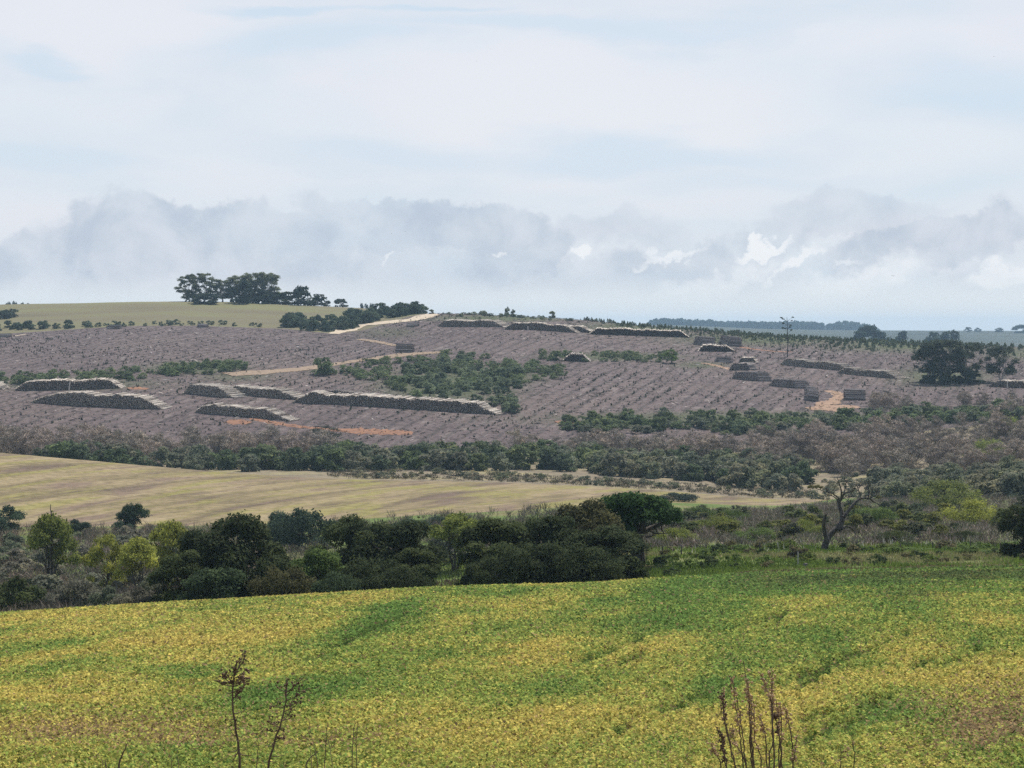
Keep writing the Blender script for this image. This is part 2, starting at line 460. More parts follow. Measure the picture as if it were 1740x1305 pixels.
def stack_mesh(name, A, B, h, L, slopes, side, dia=.33, wave=.12, skew=0.0):
    """A,B: ends of the face on the ground (x,y); logs run away to the left of A->B turned by +90deg"""
    LOGN[0] += 1
    r = np.random.default_rng(100+LOGN[0])
    A = np.array(A, float); B = np.array(B, float)
    u = B-A; ln = np.linalg.norm(u); u /= ln; v = unit(np.array([-u[1], u[0]])+skew*u)
    sl, sr = slopes; nu = max(3, int(ln/(dia*.95)))
    cent = (A+B)/2 + v*L/2; c3 = np.array([cent[0], cent[1], float(gz(*cent))])
    P0, P1, R = [], [], []
    ph = r.random()*50
    for k in range(nu):
        s = (k+.5)*ln/nu
        fl = min(1, s/sl)**.75; fr = min(1, (ln-s)/sr)**.85
        hh = h*min(fl, fr)*(1+.05*math.sin(s*.35+ph))
        hh *= 1+wave*2*(float(fbm(np.array([s/2.6+ph]), np.array([ph]), 3)[0])-.5)
        m = max(1, int(hh/(dia*.88)))
        for j in range(m):
            su = s+(dia/2 if j % 2 else 0)+r.normal(0, .04)
            w = dia/2+j*dia*.88+r.normal(0, .03)
            e0 = r.normal(0, .16); e1 = r.normal(0, .3)
            top = j >= m-2
            if j == m-1 and r.random() < .1: continue
            a = A+u*(su+(r.normal(0, .12) if top else 0))+v*e0; b = A+u*(su+(r.normal(0, .22) if top else 0))+v*(L+e1)
            P0.append((*a, float(gz(*a))+w)); P1.append((*b, float(gz(*b))+w+(r.normal(0, .12) if top else 0)))
            R.append(dia/2*(.75+.5*r.random()))
    P0 = np.array(P0)-c3; P1 = np.array(P1)-c3; R = np.array(R); n = len(R); K = 6
    a = np.arange(K)/K*2*math.pi
    d = unit(P1-P0); uu = unit(np.cross(d, np.array([0, 0, 1.0]))); ww = np.cross(uu, d)
    ring = np.cos(a)[None, :, None]*uu[:, None]+np.sin(a)[None, :, None]*ww[:, None]
    V = np.concatenate([P0[:, None]+ring*R[:, None, None], P1[:, None]+ring*(R*.85)[:, None, None]], 1).reshape(-1, 3)
    b = np.arange(n)[:, None]*2*K; j = np.arange(K)
    Q = np.stack([b+j, b+(j+1) % K, b+K+(j+1) % K, b+K+j], 2).reshape(-1, 4)
    E = np.concatenate([b+j[::-1], b+K+j], 0)
    t = np.repeat(r.random(n), 2*K)
    return mk(name, V, [(Q, 0), (E, 1)], [side, LOGE], None, False, {'tint': t}, c3)

def face_stack(x0, y0, x1, y1, hpx, L, sl, sr, label, grey=False, dia=.27, wave=.14, skew=.55):
    """stack whose log ends face the viewer; base line x0,y0 -> x1,y1 in the photo"""
    Ya, Yb = hill(x0, y0), hill(x1, y1)
    A = ground(x0, Ya)[:2]; B = ground(x1, Yb)[:2]; mp = F/((Ya+Yb)/2)
    L *= .74
    o = stack_mesh('log_stack', A, B, hpx/mp, L, (sl/mp, sr/mp), LOGG if grey else LOGP, dia, wave, skew)
    return tag(o, label, 'log stack', 'log stacks on the felled hillside')
def side_stack(x0, x1, yb, hpx, depth, yaw, label, grey=True, ends='left', dia=.33):
    """stack seen broadside: logs run across the view, faces of log ends on one side"""
    xc = (x0+x1)/2; Y = hill(xc, yb); mp = F/Y
    w = (x1-x0)/mp; c = ground(xc, Y)[:2]
    ang = math.radians(yaw)
    across = np.array([math.cos(ang), math.sin(ang)]); deep = np.array([-across[1], across[0]])
    Llog = min(w*.85, 8.0); dia = .42
    if ends == 'left':
        A = c-across*Llog/2+deep*depth; B = c-across*Llog/2
    else:
        A = c+across*Llog/2; B = c+across*Llog/2+deep*depth
    o = stack_mesh('log_stack', A, B, hpx/mp, Llog, (.8, .8), LOGG if grey else LOGP, dia, .3)
    return tag(o, label, 'log stack', 'log stacks on the felled hillside')

face_stack(22, 664, 206, 660, 17, 6, 22, 24, 'long log stack with a thin stake in front, backmost at lower left')
face_stack(50, 684, 276, 696, 21, 7, 50, 40, 'long dark log stack with pale double right end, second from the left edge')
face_stack(311, 668, 398, 677, 18, 8, 14, 36, 'short log stack with broad pale sloping right end, left of the longest pile')
face_stack(329, 701, 496, 716, 16, 6, 20, 50, 'log stack lowest on the slope with orange track beside its pale right end')
face_stack(380, 669, 520, 681, 15, 7, 20, 60, 'log stack with wide pale top, tucked between the short stack and the longest pile')
face_stack(494, 684, 845, 705, 17, 7, 34, 36, 'longest log stack of all, dark front with a heap of bright logs on top', wave=.2)
face_stack(552, 679, 675, 690, 16, 5, 8, 20, 'dark topped log stack showing just above the back of the longest pile', True)
face_stack(742, 554.5, 856, 556, 11, 8, 14, 20, 'thin pale topped log stack just below the ridge, nearest the pale road')
face_stack(856, 560, 981, 566, 12, 6, 16, 26, 'dark flat log stack below the ridge with a pale stake at its left part')
face_stack(950, 562, 1008, 566, 10, 7, 10, 22, 'small log stack between two long dark ridge stacks')
face_stack(1001, 568, 1172, 574, 11, 8, 16, 18, 'long dark log stack below the ridge ending in a pale slope on the right')
face_stack(1176, 585, 1196, 587, 15, 9, 5, 4, 'grey log stack below the ridge sapling rows, right of the long dark ridge stack', True, .36, .12, 2.0)
face_stack(1220, 585, 1243, 588, 17, 8, 6, 3, 'grey log stack beside the reddish track, highest of the right group', True, .36, .12, 1.6)
face_stack(1187, 597, 1250, 598, 11, 8, 10, 18, 'low dark log stack with bright white rim below two grey stacks')
face_stack(956, 613, 1003, 615, 14, 6, 14, 16, 'lone small trapezoid log stack in the middle of the bare slope', True, .3, .12, 0)
face_stack(1214, 614, 1222, 615, 9, 9, 2, 2, 'low grey log stack, broadside on, left of its dark ended twin', True, .36, .12, 3.0)
face_stack(1254, 616, 1284, 616, 9, 6, 6, 6, 'low log stack with pale top at the right of its grey twin', False, .3, .12, 1.2)
face_stack(1238, 629, 1275, 629, 13, 8, 8, 8, 'dark fronted log stack, upper of two set one above the other', True, .3, .12, 1.8)
face_stack(1242, 643, 1292, 648, 14, 8, 9, 9, 'dark fronted log stack, lower of two set one above the other', True, .3, .12, 1.5)
face_stack(1324, 619, 1440, 631, 12, 7, 14, 16, 'dark log stack with pale rim at the foot of the thin bare tree')
face_stack(1420, 634, 1526, 644, 11, 8, 16, 24, 'log stack with long pale right slope, just below the thin bare tree stack')
face_stack(1306, 655, 1356, 660, 13, 8, 10, 8, 'log stack with dark round ends, left above the ochre clearing', True, .3, .12, 1.4)
face_stack(1366, 678, 1374, 680, 22, 8, 2, 1, 'tall grey block of logs lying broadside at left of the ochre track', True, .42, .1, 4.0)
side_stack(1432, 1476, 680, 16, 7, -4, 'grey block of logs lying broadside at right of the ochre track', True, 'right')
face_stack(1678, 657, 1800, 661, 12, 6, 16, 16, 'log stack with pale rim and white stake cut by the right picture edge')
face_stack(-120, 663, 5, 662, 12, 6, 14, 14, 'log stack of which just its pale right end shows at the left picture edge')
side_stack(180, 206, 559, 6, 4, 4, 'tiny grey log stack at the pasture edge, left of its lone twin among bushes')
side_stack(334, 354, 557, 5, 4, 2, 'tiny grey log stack at the pasture edge beside the right end of the bushes')
side_stack(-4, 18, 573, 6, 4, 2, 'small grey log stack at the far left edge beside a pale path')
side_stack(690, 713, 555, 7, 5, 4, 'small grey log stack in the bend beside the pale road')
side_stack(670, 703, 599, 12, 6, -6, 'grey log block standing alone between two dirt tracks')

STAKE, _g = material('stake_wood'); _g.bsdf((.5, .46, .4, 1), .8, .1)
def stake(x, yb, hpx, label, Y=None, wpx=2.0, mat=None, lean=0.0, name='marker_stake', cat='stake', grp=None):
    Y = Y or hill(x, yb)-1.2
    g0 = ground(x, Y); h = hpx/F*Y; w = wpx/F*Y/2
    t = TB(); t.tube([(0, 0, -.15), (lean*h*.5, 0, h*.5), (lean*h, 0, h*.97), (lean*h, 0, h)], [w, w*.95, w*.85, w*.3], 6)
    o = t.build(name, mat or STAKE); o.location = g0
    return tag(o, label, cat, grp)
stake(117, 665, 17, 'pale stake leaning at the front of the back left log stack', lean=.1)
stake(897, 562, 8, 'pale stake in front of the flat dark ridge stack')
stake(1712, 659, 13, 'white stake at the front of the log stack on the right edge')

# ------------------------------------------------------------------ tree prototypes
def lobes_dome(r, H, R, n, lr=(.3, .45), z0=.12, flat=.6):
    L = []
    for i in range(n):
        q = R*math.sqrt(r.random())*.82; th = r.random()*6.283
        zm = H*(1-flat*(q/R)**2)
        s = R*r.uniform(*lr)
        z = r.uniform(z0*H+s*.5, max(z0*H+s*.6, zm-s*.8))
        if r.random() < .45: z = zm-s*.8
        L.append((q*math.cos(th), q*math.sin(th), z, s, s, s*.85))
    if z0 <= .05:
        for i in range(max(5, n//3)):
            th = r.random()*6.283; q = R*r.uniform(.35, .8); s = R*r.uniform(*lr)
            L.append((q*math.cos(th), q*math.sin(th), s*.5, s, s, s*.8))
    return L
def limbs(r, tb, L, H, rad, base=(0, 0), lean=0.0, every=1, stems=1):
    for s in range(stems):
        bx = np.array([base[0]+r.normal(0, .3)*(stems > 1), base[1]+r.normal(0, .3)*(stems > 1), -.2])
        top = np.array([bx[0]*1.5+r.normal(0, .08)*H+lean*H, bx[1]*1.5+r.normal(0, .06)*H, H*.62])
        C = curve([bx, (bx+top)/2+r.normal(0, .05, 3)*H, top], 8, .015*H, r)
        tb.tube(C, np.linspace(rad, rad*.35, 8)*(1+.35*np.exp(-np.arange(8)*2.0)), 8)
        for l in L[s::stems*every]:
            k = int(r.integers(2, 7)); e = np.array(l[:3])
            P = curve([C[k], (C[k]+e)/2+np.array([0, 0, -.04*H]), e], 6, .01*H, r)
            tb.tube(P, np.linspace(rad*.38, rad*.08, 6), 5)
PROTO = {}
def proto_tree(key, kind_name, r, H, L, nleaf, size, mat=LEAF, bmat=BARK, rad=.2, stems=1, every=1, **kw):
    root = empty(kind_name, (0, 0, -500))
    tb = TB(); limbs(r, tb, L, H, rad, stems=stems, every=every); tr = tb.build('trunk', bmat, root)
    V, Q, t = leaves(L, nleaf, size, r, **kw)
    cr = mk('crown', V, [(Q, 0)], mat, root, False, {'tint': t})
    KIDS[root.name] = [tr, cr]; PROTO.setdefault(key, []).append(root)
    root['H'] = float(np.percentile(V[:, 2], 99)); root['W'] = float(np.percentile(V[:, 0], 97)-np.percentile(V[:, 0], 3))
def proto_shrub(key, name, r, H, L, nleaf, size, mat=LEAF, twig=0, **kw):
    V, Q, t = leaves(L, nleaf, size, r, **kw)
    o = mk(name, V, [(Q, 0)], mat, None, False, {'tint': t}, (0, 0, -500))
    KIDS[o.name] = []; PROTO.setdefault(key, []).append(o)
    o['H'] = float(np.percentile(V[:, 2], 99)); o['W'] = float(np.percentile(V[:, 0], 97)-np.percentile(V[:, 0], 3))
def twig_geo(r, H, R, n, w, spread=.35):
    b = np.stack([r.normal(0, R*.35, n), r.normal(0, R*.35, n), r.random(n)*H*.45], 1)
    out = b[:, :2]/(R+1e-6); spread = spread*1.5
    d = np.stack([out[:, 0]*spread*2+r.normal(0, spread, n), out[:, 1]*spread*2+r.normal(0, spread, n), .55+r.random(n)], 1); d = unit(d)
    ln = H*(.25+.4*r.random(n)); ln = np.minimum(ln, (H-b[:, 2])/np.maximum(d[:, 2], .3))
    C = b+d*ln[:, None]/2
    B = unit(np.cross(d, r.normal(size=(n, 3))))
    V, Q = quads_from(C, d*ln[:, None]/2, B*w)
    return V, Q, np.repeat(r.random(n), 4)
def proto_twig(key, name, r, H, R, n, w):
    V, Q, t = leaves(lobes_dome(r, H, R, 16, (.24, .4), .0, .5), n, .42, r, up=0, shell=.25, asp=.11)
    V2, Q2, t2 = twig_geo(r, H*.9, R*.8, n//12, w, .25)
    Q = np.concatenate([Q, Q2+len(V)]); V = np.concatenate([V, V2]); t = np.concatenate([t, t2*.5])
    o = mk(name, V, [(Q, 0)], TWIGM, None, False, {'tint': t}, (0, 0, -500))
    KIDS[o.name] = []; PROTO.setdefault(key, []).append(o); o['H'] = float(np.percentile(V[:, 2], 99)); o['W'] = float(np.percentile(V[:, 0], 97)-np.percentile(V[:, 0], 3))

r = np.random.default_rng(3)
for i in range(4):
    H, R = 9, [4.6, 5.2, 4.2, 4.8][i]
    proto_tree('dark', 'evergreen_tree', r, H, lobes_dome(r, H, R, 26, (.22, .36), .05), 17000, .19, rad=.28, stems=2, every=2, up=.3)
for i in range(3):
    H, R = 6, 3.6
    L = lobes_dome(r, H, R, 24, (.18, .32), .12, .5)
    L = [(a, b, c, d*1.05, e*1.05, f*.8) for a, b, c, d, e, f in L]
    proto_tree('willow', 'yellow_green_tree', r, H, L, 5200, .15, rad=.13, stems=3, every=1, up=.5, shell=.35, droop=.15)
for i in range(3):
    H, R = 5, 3.2
    proto_tree('bush', 'round_bush', r, H, lobes_dome(r, H, R, 16, (.28, .42), .0, .55), 7000, .17, rad=.12, stems=3, every=2, up=.3)
for i in range(4):
    H, R = 18, 4.6
    L = []
    for k in range(44):
        z = r.uniform(.1, .98)*H; q = R*math.sqrt(r.random())*(1.1-.75*abs(z/H-.6)*2); th = r.random()*6.28; s = r.uniform(.7, 1.5)
        L.append((q*math.cos(th), q*math.sin(th), z-s*.5, s, s, s*1.1))
    proto_tree('euc', 'eucalyptus_tree', r, H, L, 6500, .3, bmat=BARKG, rad=.34, stems=1, every=2, up=.2, shell=.15, droop=.3)
for i in range(3):
    H, R = 13, 6.5
    L = []
    for k in range(42):
        z = r.uniform(.3, .97)*H; q = R*math.sqrt(r.random())*(1.05-.5*abs(z/H-.6)*2); th = r.random()*6.28; s = r.uniform(.9, 1.9)
        L.append((q*math.cos(th), q*math.sin(th), z-s*.5, s, s, s*.95))
    proto_tree('broad', 'eucalyptus_tree', r, H, L, 5600, .3, bmat=BARKP, rad=.4, stems=2, every=2, up=.2, shell=.2, droop=.3)
for i in range(3):
    H, R = 3.6, 4.4
    L = [(a, b, c, .75+.55*r.random(), .75+.55*r.random(), .7+.4*r.random()) for a, b, c, d, e, f in lobes_dome(r, H, R, 40, (.2, .28), .0, .6)]
    proto_tree('willow_wide', 'yellow_green_tree', r, H, L, 6500, .12, rad=.1, stems=3, every=2, up=.5, shell=.3, droop=.15)
    L = [(a, b, c, .75+.55*r.random(), .75+.55*r.random(), .7+.4*r.random()) for a, b, c, d, e, f in lobes_dome(r, H, R, 36, (.2, .28), .0, .55)]
    proto_tree('bush_wide', 'round_bush', r, H, L, 7000, .15, rad=.1, stems=3, every=2, up=.3)
for i in range(5):
    H, R = 6, [3.2, 3.8, 2.8, 3.5, 3.0][i]
    proto_shrub('shrub', 'shrub', r, H, lobes_dome(r, H, R, 12, (.28, .42), .03, .6), 1100, .42, up=.3)
for i in range(3):
    H, R = 3, 2.2
    proto_shrub('low', 'low_shrub', r, H, lobes_dome(r, H, R, 8, (.28, .45), .0, .5), 420, .3, up=.3, shell=.3)
for i in range(4):
    proto_twig('twig', 'leafless_shrub', r, 7, 3.0, 1500, .06)
def cone_shrub(key, name, H, R, n, size, r):
    z = H*(1-r.random(n)**.65*.95); rad = R*(1-z/H)**.7*(.3+.7*r.random(n)); th = r.random(n)*6.283
    C = np.stack([rad*np.cos(th), rad*np.sin(th), z], 1); N = unit(r.normal(size=(n, 3)))
    A = unit(np.cross(N, r.normal(size=(n, 3)))); B = np.cross(N, A); s = size*(.6+.8*r.random(n))[:, None]
    V, Q = quads_from(C, A*s, B*s*.5); t = np.repeat(r.random(n), 4)
    o = mk(name, V, [(Q, 0)], LEAF, None, False, {'tint': t}, (0, 0, -500))
    KIDS[o.name] = []; PROTO.setdefault(key, []).append(o); o['H'] = H; o['W'] = 2*R
for i in range(3): cone_shrub('sapling', 'eucalyptus_sapling', 3.0, 1.25, 95, .34, r)
for i in range(3): cone_shrub('seedling', 'regrowth_seedling', .95, .5, 26, .26, r)

USED = set()
def plant(key, x, Y, hpx, col, label, cat, group=None, wpx=None, name=None, loc=None):
    if wpx and key in ('willow', 'dark'): wpx *= .84 if key == 'willow' else .93
    if wpx and key in ('willow', 'bush') and wpx/hpx > 1.3: key += '_wide'
    pr = PROTO[key][int(rng.integers(len(PROTO[key])))]
    o = copy_tree(pr)
    for k in ('H', 'W'):
        if k in o: del o[k]
    if name: o.name = name
    o.location = ground(x, Y) if loc is None else loc
    s = hpx/F*Y/pr['H']; sx = s if wpx is None else wpx/F*Y/pr['W']
    o.scale = (sx, sx, s); o.rotation_euler = (0, 0, rng.random()*6.283)
    c = tuple(np.clip(np.array(col)*(1+rng.normal(0, .1)), 0, 1))+(1,)
    o.color = c
    for ch in o.children: ch.color = c
    tag(o, label, cat, group); return o

DK = (.046, .06, .028); DK2 = (.062, .08, .033); OL = (.075, .075, .035); BG = (.05, .075, .05); GG = (.085, .1, .065)
YG = (.235, .25, .055); YG2 = (.165, .195, .05); BR = (.14, .115, .095); BR2 = (.17, .13, .11); GR = (.15, .15, .13); MG = (.1, .145, .045)

def by_top(key, x, Y, ytop, wpx, col, label, cat='tree', group=None, name=None):
    """tree standing on the ground at (x,Y) whose top reaches ytop in the photo"""
    g0 = ground(x, Y); yb = HY+(CZ-g0[2])/Y*F
    return plant(key, x, Y, max(4, yb-ytop), col, label, cat, group, wpx, name)

# --- the dark clump below the crop crest, left of the gap
by_top('dark', 405, 184, 879, 175, DK, 'tallest dark evergreen tree of the left clump, behind the crop field crest')
by_top('dark', 312, 180, 940, 90, DK2, 'lower dark evergreen tree at the left foot of the tallest clump tree')
by_top('bush', 466, 181, 945, 60, DK, 'dark bush at the right side of the tallest clump tree')
by_top('dark', 545, 177, 936, 110, MG, 'brighter green tree in front of the middle of the left clump')
by_top('dark', 590, 198, 884, 130, DK2, 'dark evergreen tree behind the brighter green one in the left clump')
by_top('dark', 672, 190, 889, 135, DK, 'broad dark evergreen tree at the right end of the left clump')
by_top('bush', 628, 174, 952, 105, DK, 'dark bush at the front of the left clump right of the brighter green tree')
by_top('dark', 705, 180, 935, 75, DK2, 'dark evergreen tree beside the grassy gap')
by_top('bush', 235, 182, 1000, 60, (.15, .145, .11), 'grey bush at the far left foot of the left clump')
by_top('bush', 262, 186, 985, 50, (.12, .13, .09), 'greyish bush between the left foot bush and the lower clump tree')
by_top('bush', 370, 172, 968, 90, (.055, .08, .04), 'dark bush under the tallest clump tree at the crop edge')
by_top('bush', 480, 172, 968, 90, OL, 'olive bush at the crop edge in front of the left clump')
by_top('dark', 350, 188, 905, 110, DK, 'dark evergreen tree filling the left shoulder of the tallest clump tree')
by_top('dark', 632, 194, 892, 110, DK, 'dark evergreen tree between the two right trees of the left clump')
by_top('bush', 575, 171, 975, 70, (.06, .085, .045), 'dark bush at the crop edge below the brighter green tree')
by_top('bush', 680, 171, 966, 85, DK, 'dark bush at the crop edge below the right end of the left clump')
# --- right clump
by_top('dark', 880, 190, 890, 110, DK, 'dark evergreen tree filling between the left and middle of the right clump')
by_top('dark', 970, 184, 905, 100, DK, 'dark evergreen tree below the tallest olive one in the right clump')
by_top('bush', 1010, 174, 935, 90, DK, 'dark bush in front of the right end of the right clump')
by_top('bush', 845, 172, 950, 80, DK, 'dark bush at the crop edge, left front of the right clump')
by_top('dark', 842, 184, 886, 115, DK2, 'dark evergreen tree right of the grassy gap, first of the right clump')
by_top('dark', 925, 187, 880, 120, DK, 'dark evergreen tree in the middle of the right clump')
by_top('dark', 990, 194, 857, 110, OL, 'brownish olive tree, tallest of the right clump')
by_top('dark', 1032, 182, 900, 115, DK, 'dark evergreen tree at the right end of the right clump')
by_top('bush', 880, 174, 930, 110, DK, 'dark bush in front of the right clump, left of centre')
by_top('bush', 960, 174, 925, 110, DK, 'dark bush in front of the right clump, right of centre')
by_top('bush', 822, 176, 950, 50, DK, 'dark bush at the grassy gap edge of the right clump')
by_top('bush', 1062, 180, 945, 55, DK2, 'dark bush at the far right foot of the right clump')
# --- behind
by_top('bush', 515, 320, 868, 95, BG, 'blue green bush behind the left clump at the stubble field edge')
by_top('bush', 480, 335, 872, 50, BG, 'small blue green bush left of the stubble edge bush')
by_top('willow', 772, 245, 876, 90, YG2, 'yellow green tree above the grassy gap')
by_top('bush', 758, 275, 908, 52, (.05, .06, .045), 'grey dark bush below the yellow green tree at the gap')
by_top('bush', 700, 330, 884, 60, BG, 'blue green bush behind the right end of the left clump')
by_top('bush', 745, 345, 878, 40, BG, 'small blue green bush left behind the yellow green gap tree')
by_top('twig', 790, 262, 930, 40, GR, 'pale grey leafless shrub in the grassy gap', 'shrub', name='leafless_shrub')
by_top('bush', 8, 360, 862, 55, BG, 'blue green bush on the left picture edge below the stubble field')
by_top('bush', 226, 372, 857, 42, (.03, .05, .028), 'dark rounded tree standing alone against the left stubble field')
by_top('low', 205, 366, 885, 30, BG, 'low dark shrub at the left foot of the lone stubble tree', 'shrub')
by_top('bush', 130, 350, 884, 40, BG, 'small bush right of the yellow green tree with a bare stem')
by_top('willow', 85, 262, 877, 84, YG2, 'yellow green tree with a bare stem standing out of its top')
by_top('willow', 180, 252, 911, 80, YG, 'low bright yellow green tree, middle of the left valley')
by_top('willow', 236, 250, 915, 70, YG, 'low bright yellow green tree right of the middle valley one')
by_top('willow', 290, 258, 888, 70, YG, 'bright yellow green tree touching the left clump')
by_top('bush', 20, 190, 985, 85, DK2, 'dark bush low on the left picture edge by the crop')
by_top('bush', 75, 205, 1000, 50, (.13, .13, .1), 'grey green bush right of the left edge dark bush')
by_top('bush', 130, 200, 988, 70, (.13, .13, .1), 'grey green bush in the left thicket with a post in front')
by_top('bush', 190, 188, 1000, 60, (.12, .14, .09), 'dull green bush at the crop edge left of the clump')
# --- right of the clumps
by_top('bush', 1152, 440, 838, 58, (.04, .055, .045), 'dark blue bush alone on the stubble field behind the spreading tree')
for x, Y, yt, w, c, lb in [(1150, 240, 898, 75, YG2, 'yellow green bush right of the spreading tree trunk'), (1215, 275, 878, 90, YG2, 'yellow green bush above the fence, second right of the spreading tree'),
        (1190, 330, 861, 70, MG, 'green bush at the stubble field edge right of the dark blue bush'), (1245, 320, 866, 60, MG, 'green bush at the stubble edge, right of its near twin'),
        (1285, 245, 897, 85, MG, 'rounded green bush behind the fence, left of the tall bare tree'), (1330, 250, 902, 50, YG2, 'small yellow green bush left of the bare tree'),
        (1372, 260, 884, 60, YG2, 'yellow green bush directly behind the bare tree'), (1487, 300, 863, 80, MG, 'green tree right behind the bare tree branches'),
        (1612, 390, 817, 120, (.14, .165, .05), 'large yellow green tree, upper of the pair at right'), (1655, 300, 850, 105, (.25, .27, .06), 'bright yellow green tree, lower of the pair at right'),
        (1680, 610, 748, 85, YG2, 'yellow green tree high in the right river belt'), (1715, 690, 709, 60, YG2, 'yellow green tree at the upper right end of the river belt')]:
    by_top('willow', x, Y, yt, w, c, lb)
by_top('bush', 1520, 240, 903, 52, DK2, 'dark bush behind the fence right of the bare tree')
by_top('bush', 1640, 242, 903, 52, DK, 'dark bush behind the fence below the bright yellow green tree')
by_top('dark', 1742, 205, 858, 75, DK, 'dark tree cut by the right picture edge')
by_top('bush', 1357, 205, 936, 32, (.03, .03, .022), 'blackish low bush by the pale stake in the pasture')
by_top('low', 1335, 204, 945, 30, OL, 'brown green low mound of brush left of the blackish bush', 'shrub')
for x, Y, yt in [(1470, 218, 942), (1500, 216, 944), (1555, 220, 945), (1660, 215, 935), (1690, 214, 940), (1580, 218, 947)]:
    by_top('low', x, Y, yt, 45, MG, 'fresh green low shrub in the pasture along the right fence', 'shrub', 'fresh green shrubs along the right fence')

# --- spreading tree
def from_zoom(px, py, x0, y0, z, Y, dy=0.0):
    p = pt(x0+px/z, y0+py/z, Y); p[1] += dy; return p
ombu_Y = 205
og = ground(1088, ombu_Y)
root = empty('spreading_tree', og); tag(root, 'spreading green tree with a thick dark leaning trunk and bare lower branches', 'tree')
tb = TB(); r = np.random.default_rng(21)
def Z7(px, py, dy=0): return from_zoom(px, py, 860, 750, 3.9545, ombu_Y, dy)-og
tb.tube(curve([(0, 0, -1.2), Z7(880, 690), Z7(885, 640), Z7(905, 600)], 8, .03, r), np.linspace(.75, .5, 8), 9)
for P, r0 in [([(905, 610), (980, 590), (1060, 555), (1110, 540)], .36), ([(895, 620), (870, 540), (850, 470), (830, 420)], .4), ([(890, 630), (830, 600), (790, 560), (740, 500)], .3),
              ([(905, 600), (920, 520), (950, 470), (980, 420)], .34), ([(960, 595), (1010, 620), (1090, 625)], .12), ([(940, 640), (1000, 625)], .1), ([(1040, 565), (1050, 610), (1060, 650)], .08), ([(1000, 585), (1030, 630)], .07), ([(860, 640), (815, 665)], .1)]:
    C = curve([Z7(a, b, r.normal(0, .5)*i) for i, (a, b) in enumerate(P)], 8, .05, r)
    tb.tube(C, np.linspace(r0, r0*.3, 8), 7)
tr_ = tb.build('trunk', BARK, root)
L = []
for px, py, s in [(700, 430, 1.3), (760, 400, 1.4), (830, 385, 1.3), (900, 420, 1.4), (960, 430, 1.3), (1040, 440, 1.2), (1090, 470, 1.2), (780, 480, 1.5), (850, 490, 1.4), (960, 500, 1.3), (1050, 500, 1.2), (1110, 510, 1.0), (690, 450, 1.0), (760, 560, 1.1), (810, 590, .9), (830, 540, 1.1), (1000, 410, 1.0)]:
    p = Z7(px, py, r.normal(0, 1.5)); L.append((*p, s, s*1.2, s*.75))
V, Q, t = leaves(L, 9000, .2, r, up=.3)
cr_ = mk('crown', V, [(Q, 0)], LEAF, root, False, {'tint': t}); cr_.color = (.045, .085, .03, 1)

# --- bare tree
bY = 222
bg = ground(1401, bY)
def Z8(px, py, dy=0): return from_zoom(px, py, 1300, 750, 3.9545, bY, dy)-bg
root = empty('bare_tree', bg); tag(root, 'tall grey bare tree with forked twisting trunk and thin leafless branches', 'tree')
tb = TB(); r = np.random.default_rng(5)
sh = Z8(400, 750)
def BZ(L, jit=.04, n=9, dep=.35):
    return curve([Z8(a, b, dep*i*(1 if len(L) % 2 else -1)) for i, (a, b) in enumerate(L)], n, jit, r)
tb.tube(BZ([(398, 765), (405, 720), (420, 670), (460, 620), (495, 590)], .03), np.linspace(.44, .3, 9), 9)
tb.tube(BZ([(420, 680), (395, 590), (390, 540), (402, 485)], .03), np.array([.3, .27, .25, .24, .22, .21, .2, .17, .08]), 8)
tb.tube(BZ([(490, 595), (520, 540), (530, 500), (512, 450), (508, 395)], .03), np.linspace(.34, .2, 9), 8)
twl = []
main = [([(528, 510), (570, 460), (610, 420), (650, 390), (705, 385), (740, 405), (790, 435)], .22), ([(515, 590), (545, 572), (590, 585), (612, 610), (622, 645)], .16),
        ([(508, 400), (480, 370), (440, 345), (400, 330)], .13), ([(510, 395), (530, 350), (580, 330), (600, 315)], .13), ([(508, 398), (510, 330), (490, 280), (475, 240)], .12),
        ([(512, 450), (490, 400), (455, 375), (400, 350)], .1), ([(640, 395), (640, 340), (620, 300)], .09), ([(690, 386), (700, 340), (690, 310)], .08), ([(575, 455), (560, 400), (570, 370)], .07),
        ([(530, 360), (545, 300), (560, 270)], .07), ([(700, 385), (750, 360), (770, 370)], .06), ([(400, 340), (350, 320), (300, 310)], .05), ([(655, 390), (720, 350), (730, 320)], .06)]
for P, r0 in main:
    C = BZ(P, .05, 9); tb.tube(C, np.linspace(r0, r0*.28, 9), 6)
    if P[0][1] < 560 and P[1][1] != 572: twl.append(C)
for C in twl:
    for k in range(4, 9):
        for q in range(1+(k > 5)):
            d = unit(np.array([r.normal(0, .8), r.normal(0, .6), .5+r.random()*.6])); ln = r.uniform(.5, 1.3)
            e = C[k]+d*ln; m_ = C[k]+d*ln*.5+r.normal(0, .06, 3)
            tb.tube([C[k], m_, e], [.028, .018, .008], 4)
            for w in range(1):
                d2 = unit(d+r.normal(0, .5, 3)); tb.tube([m_, m_+d2*ln*.3, m_+d2*ln*.55], [.02, .015, .006], 3)
tb.build('trunk', BARKD, root)
V, Q, t = leaves([(*Z8(310, 308), .55, .5, .25), (*Z8(350, 305), .5, .5, .25), (*Z8(760, 378), .4, .4, .22), (*Z8(380, 312), .3, .3, .2)], 330, .1, r, shell=.2)
c_ = mk('crown', V, [(Q, 0)], LEAF, root, False, {'tint': t}); c_.color = (.09, .09, .035, 1); c_['label'] = 'last olive leaves at the branch tips'

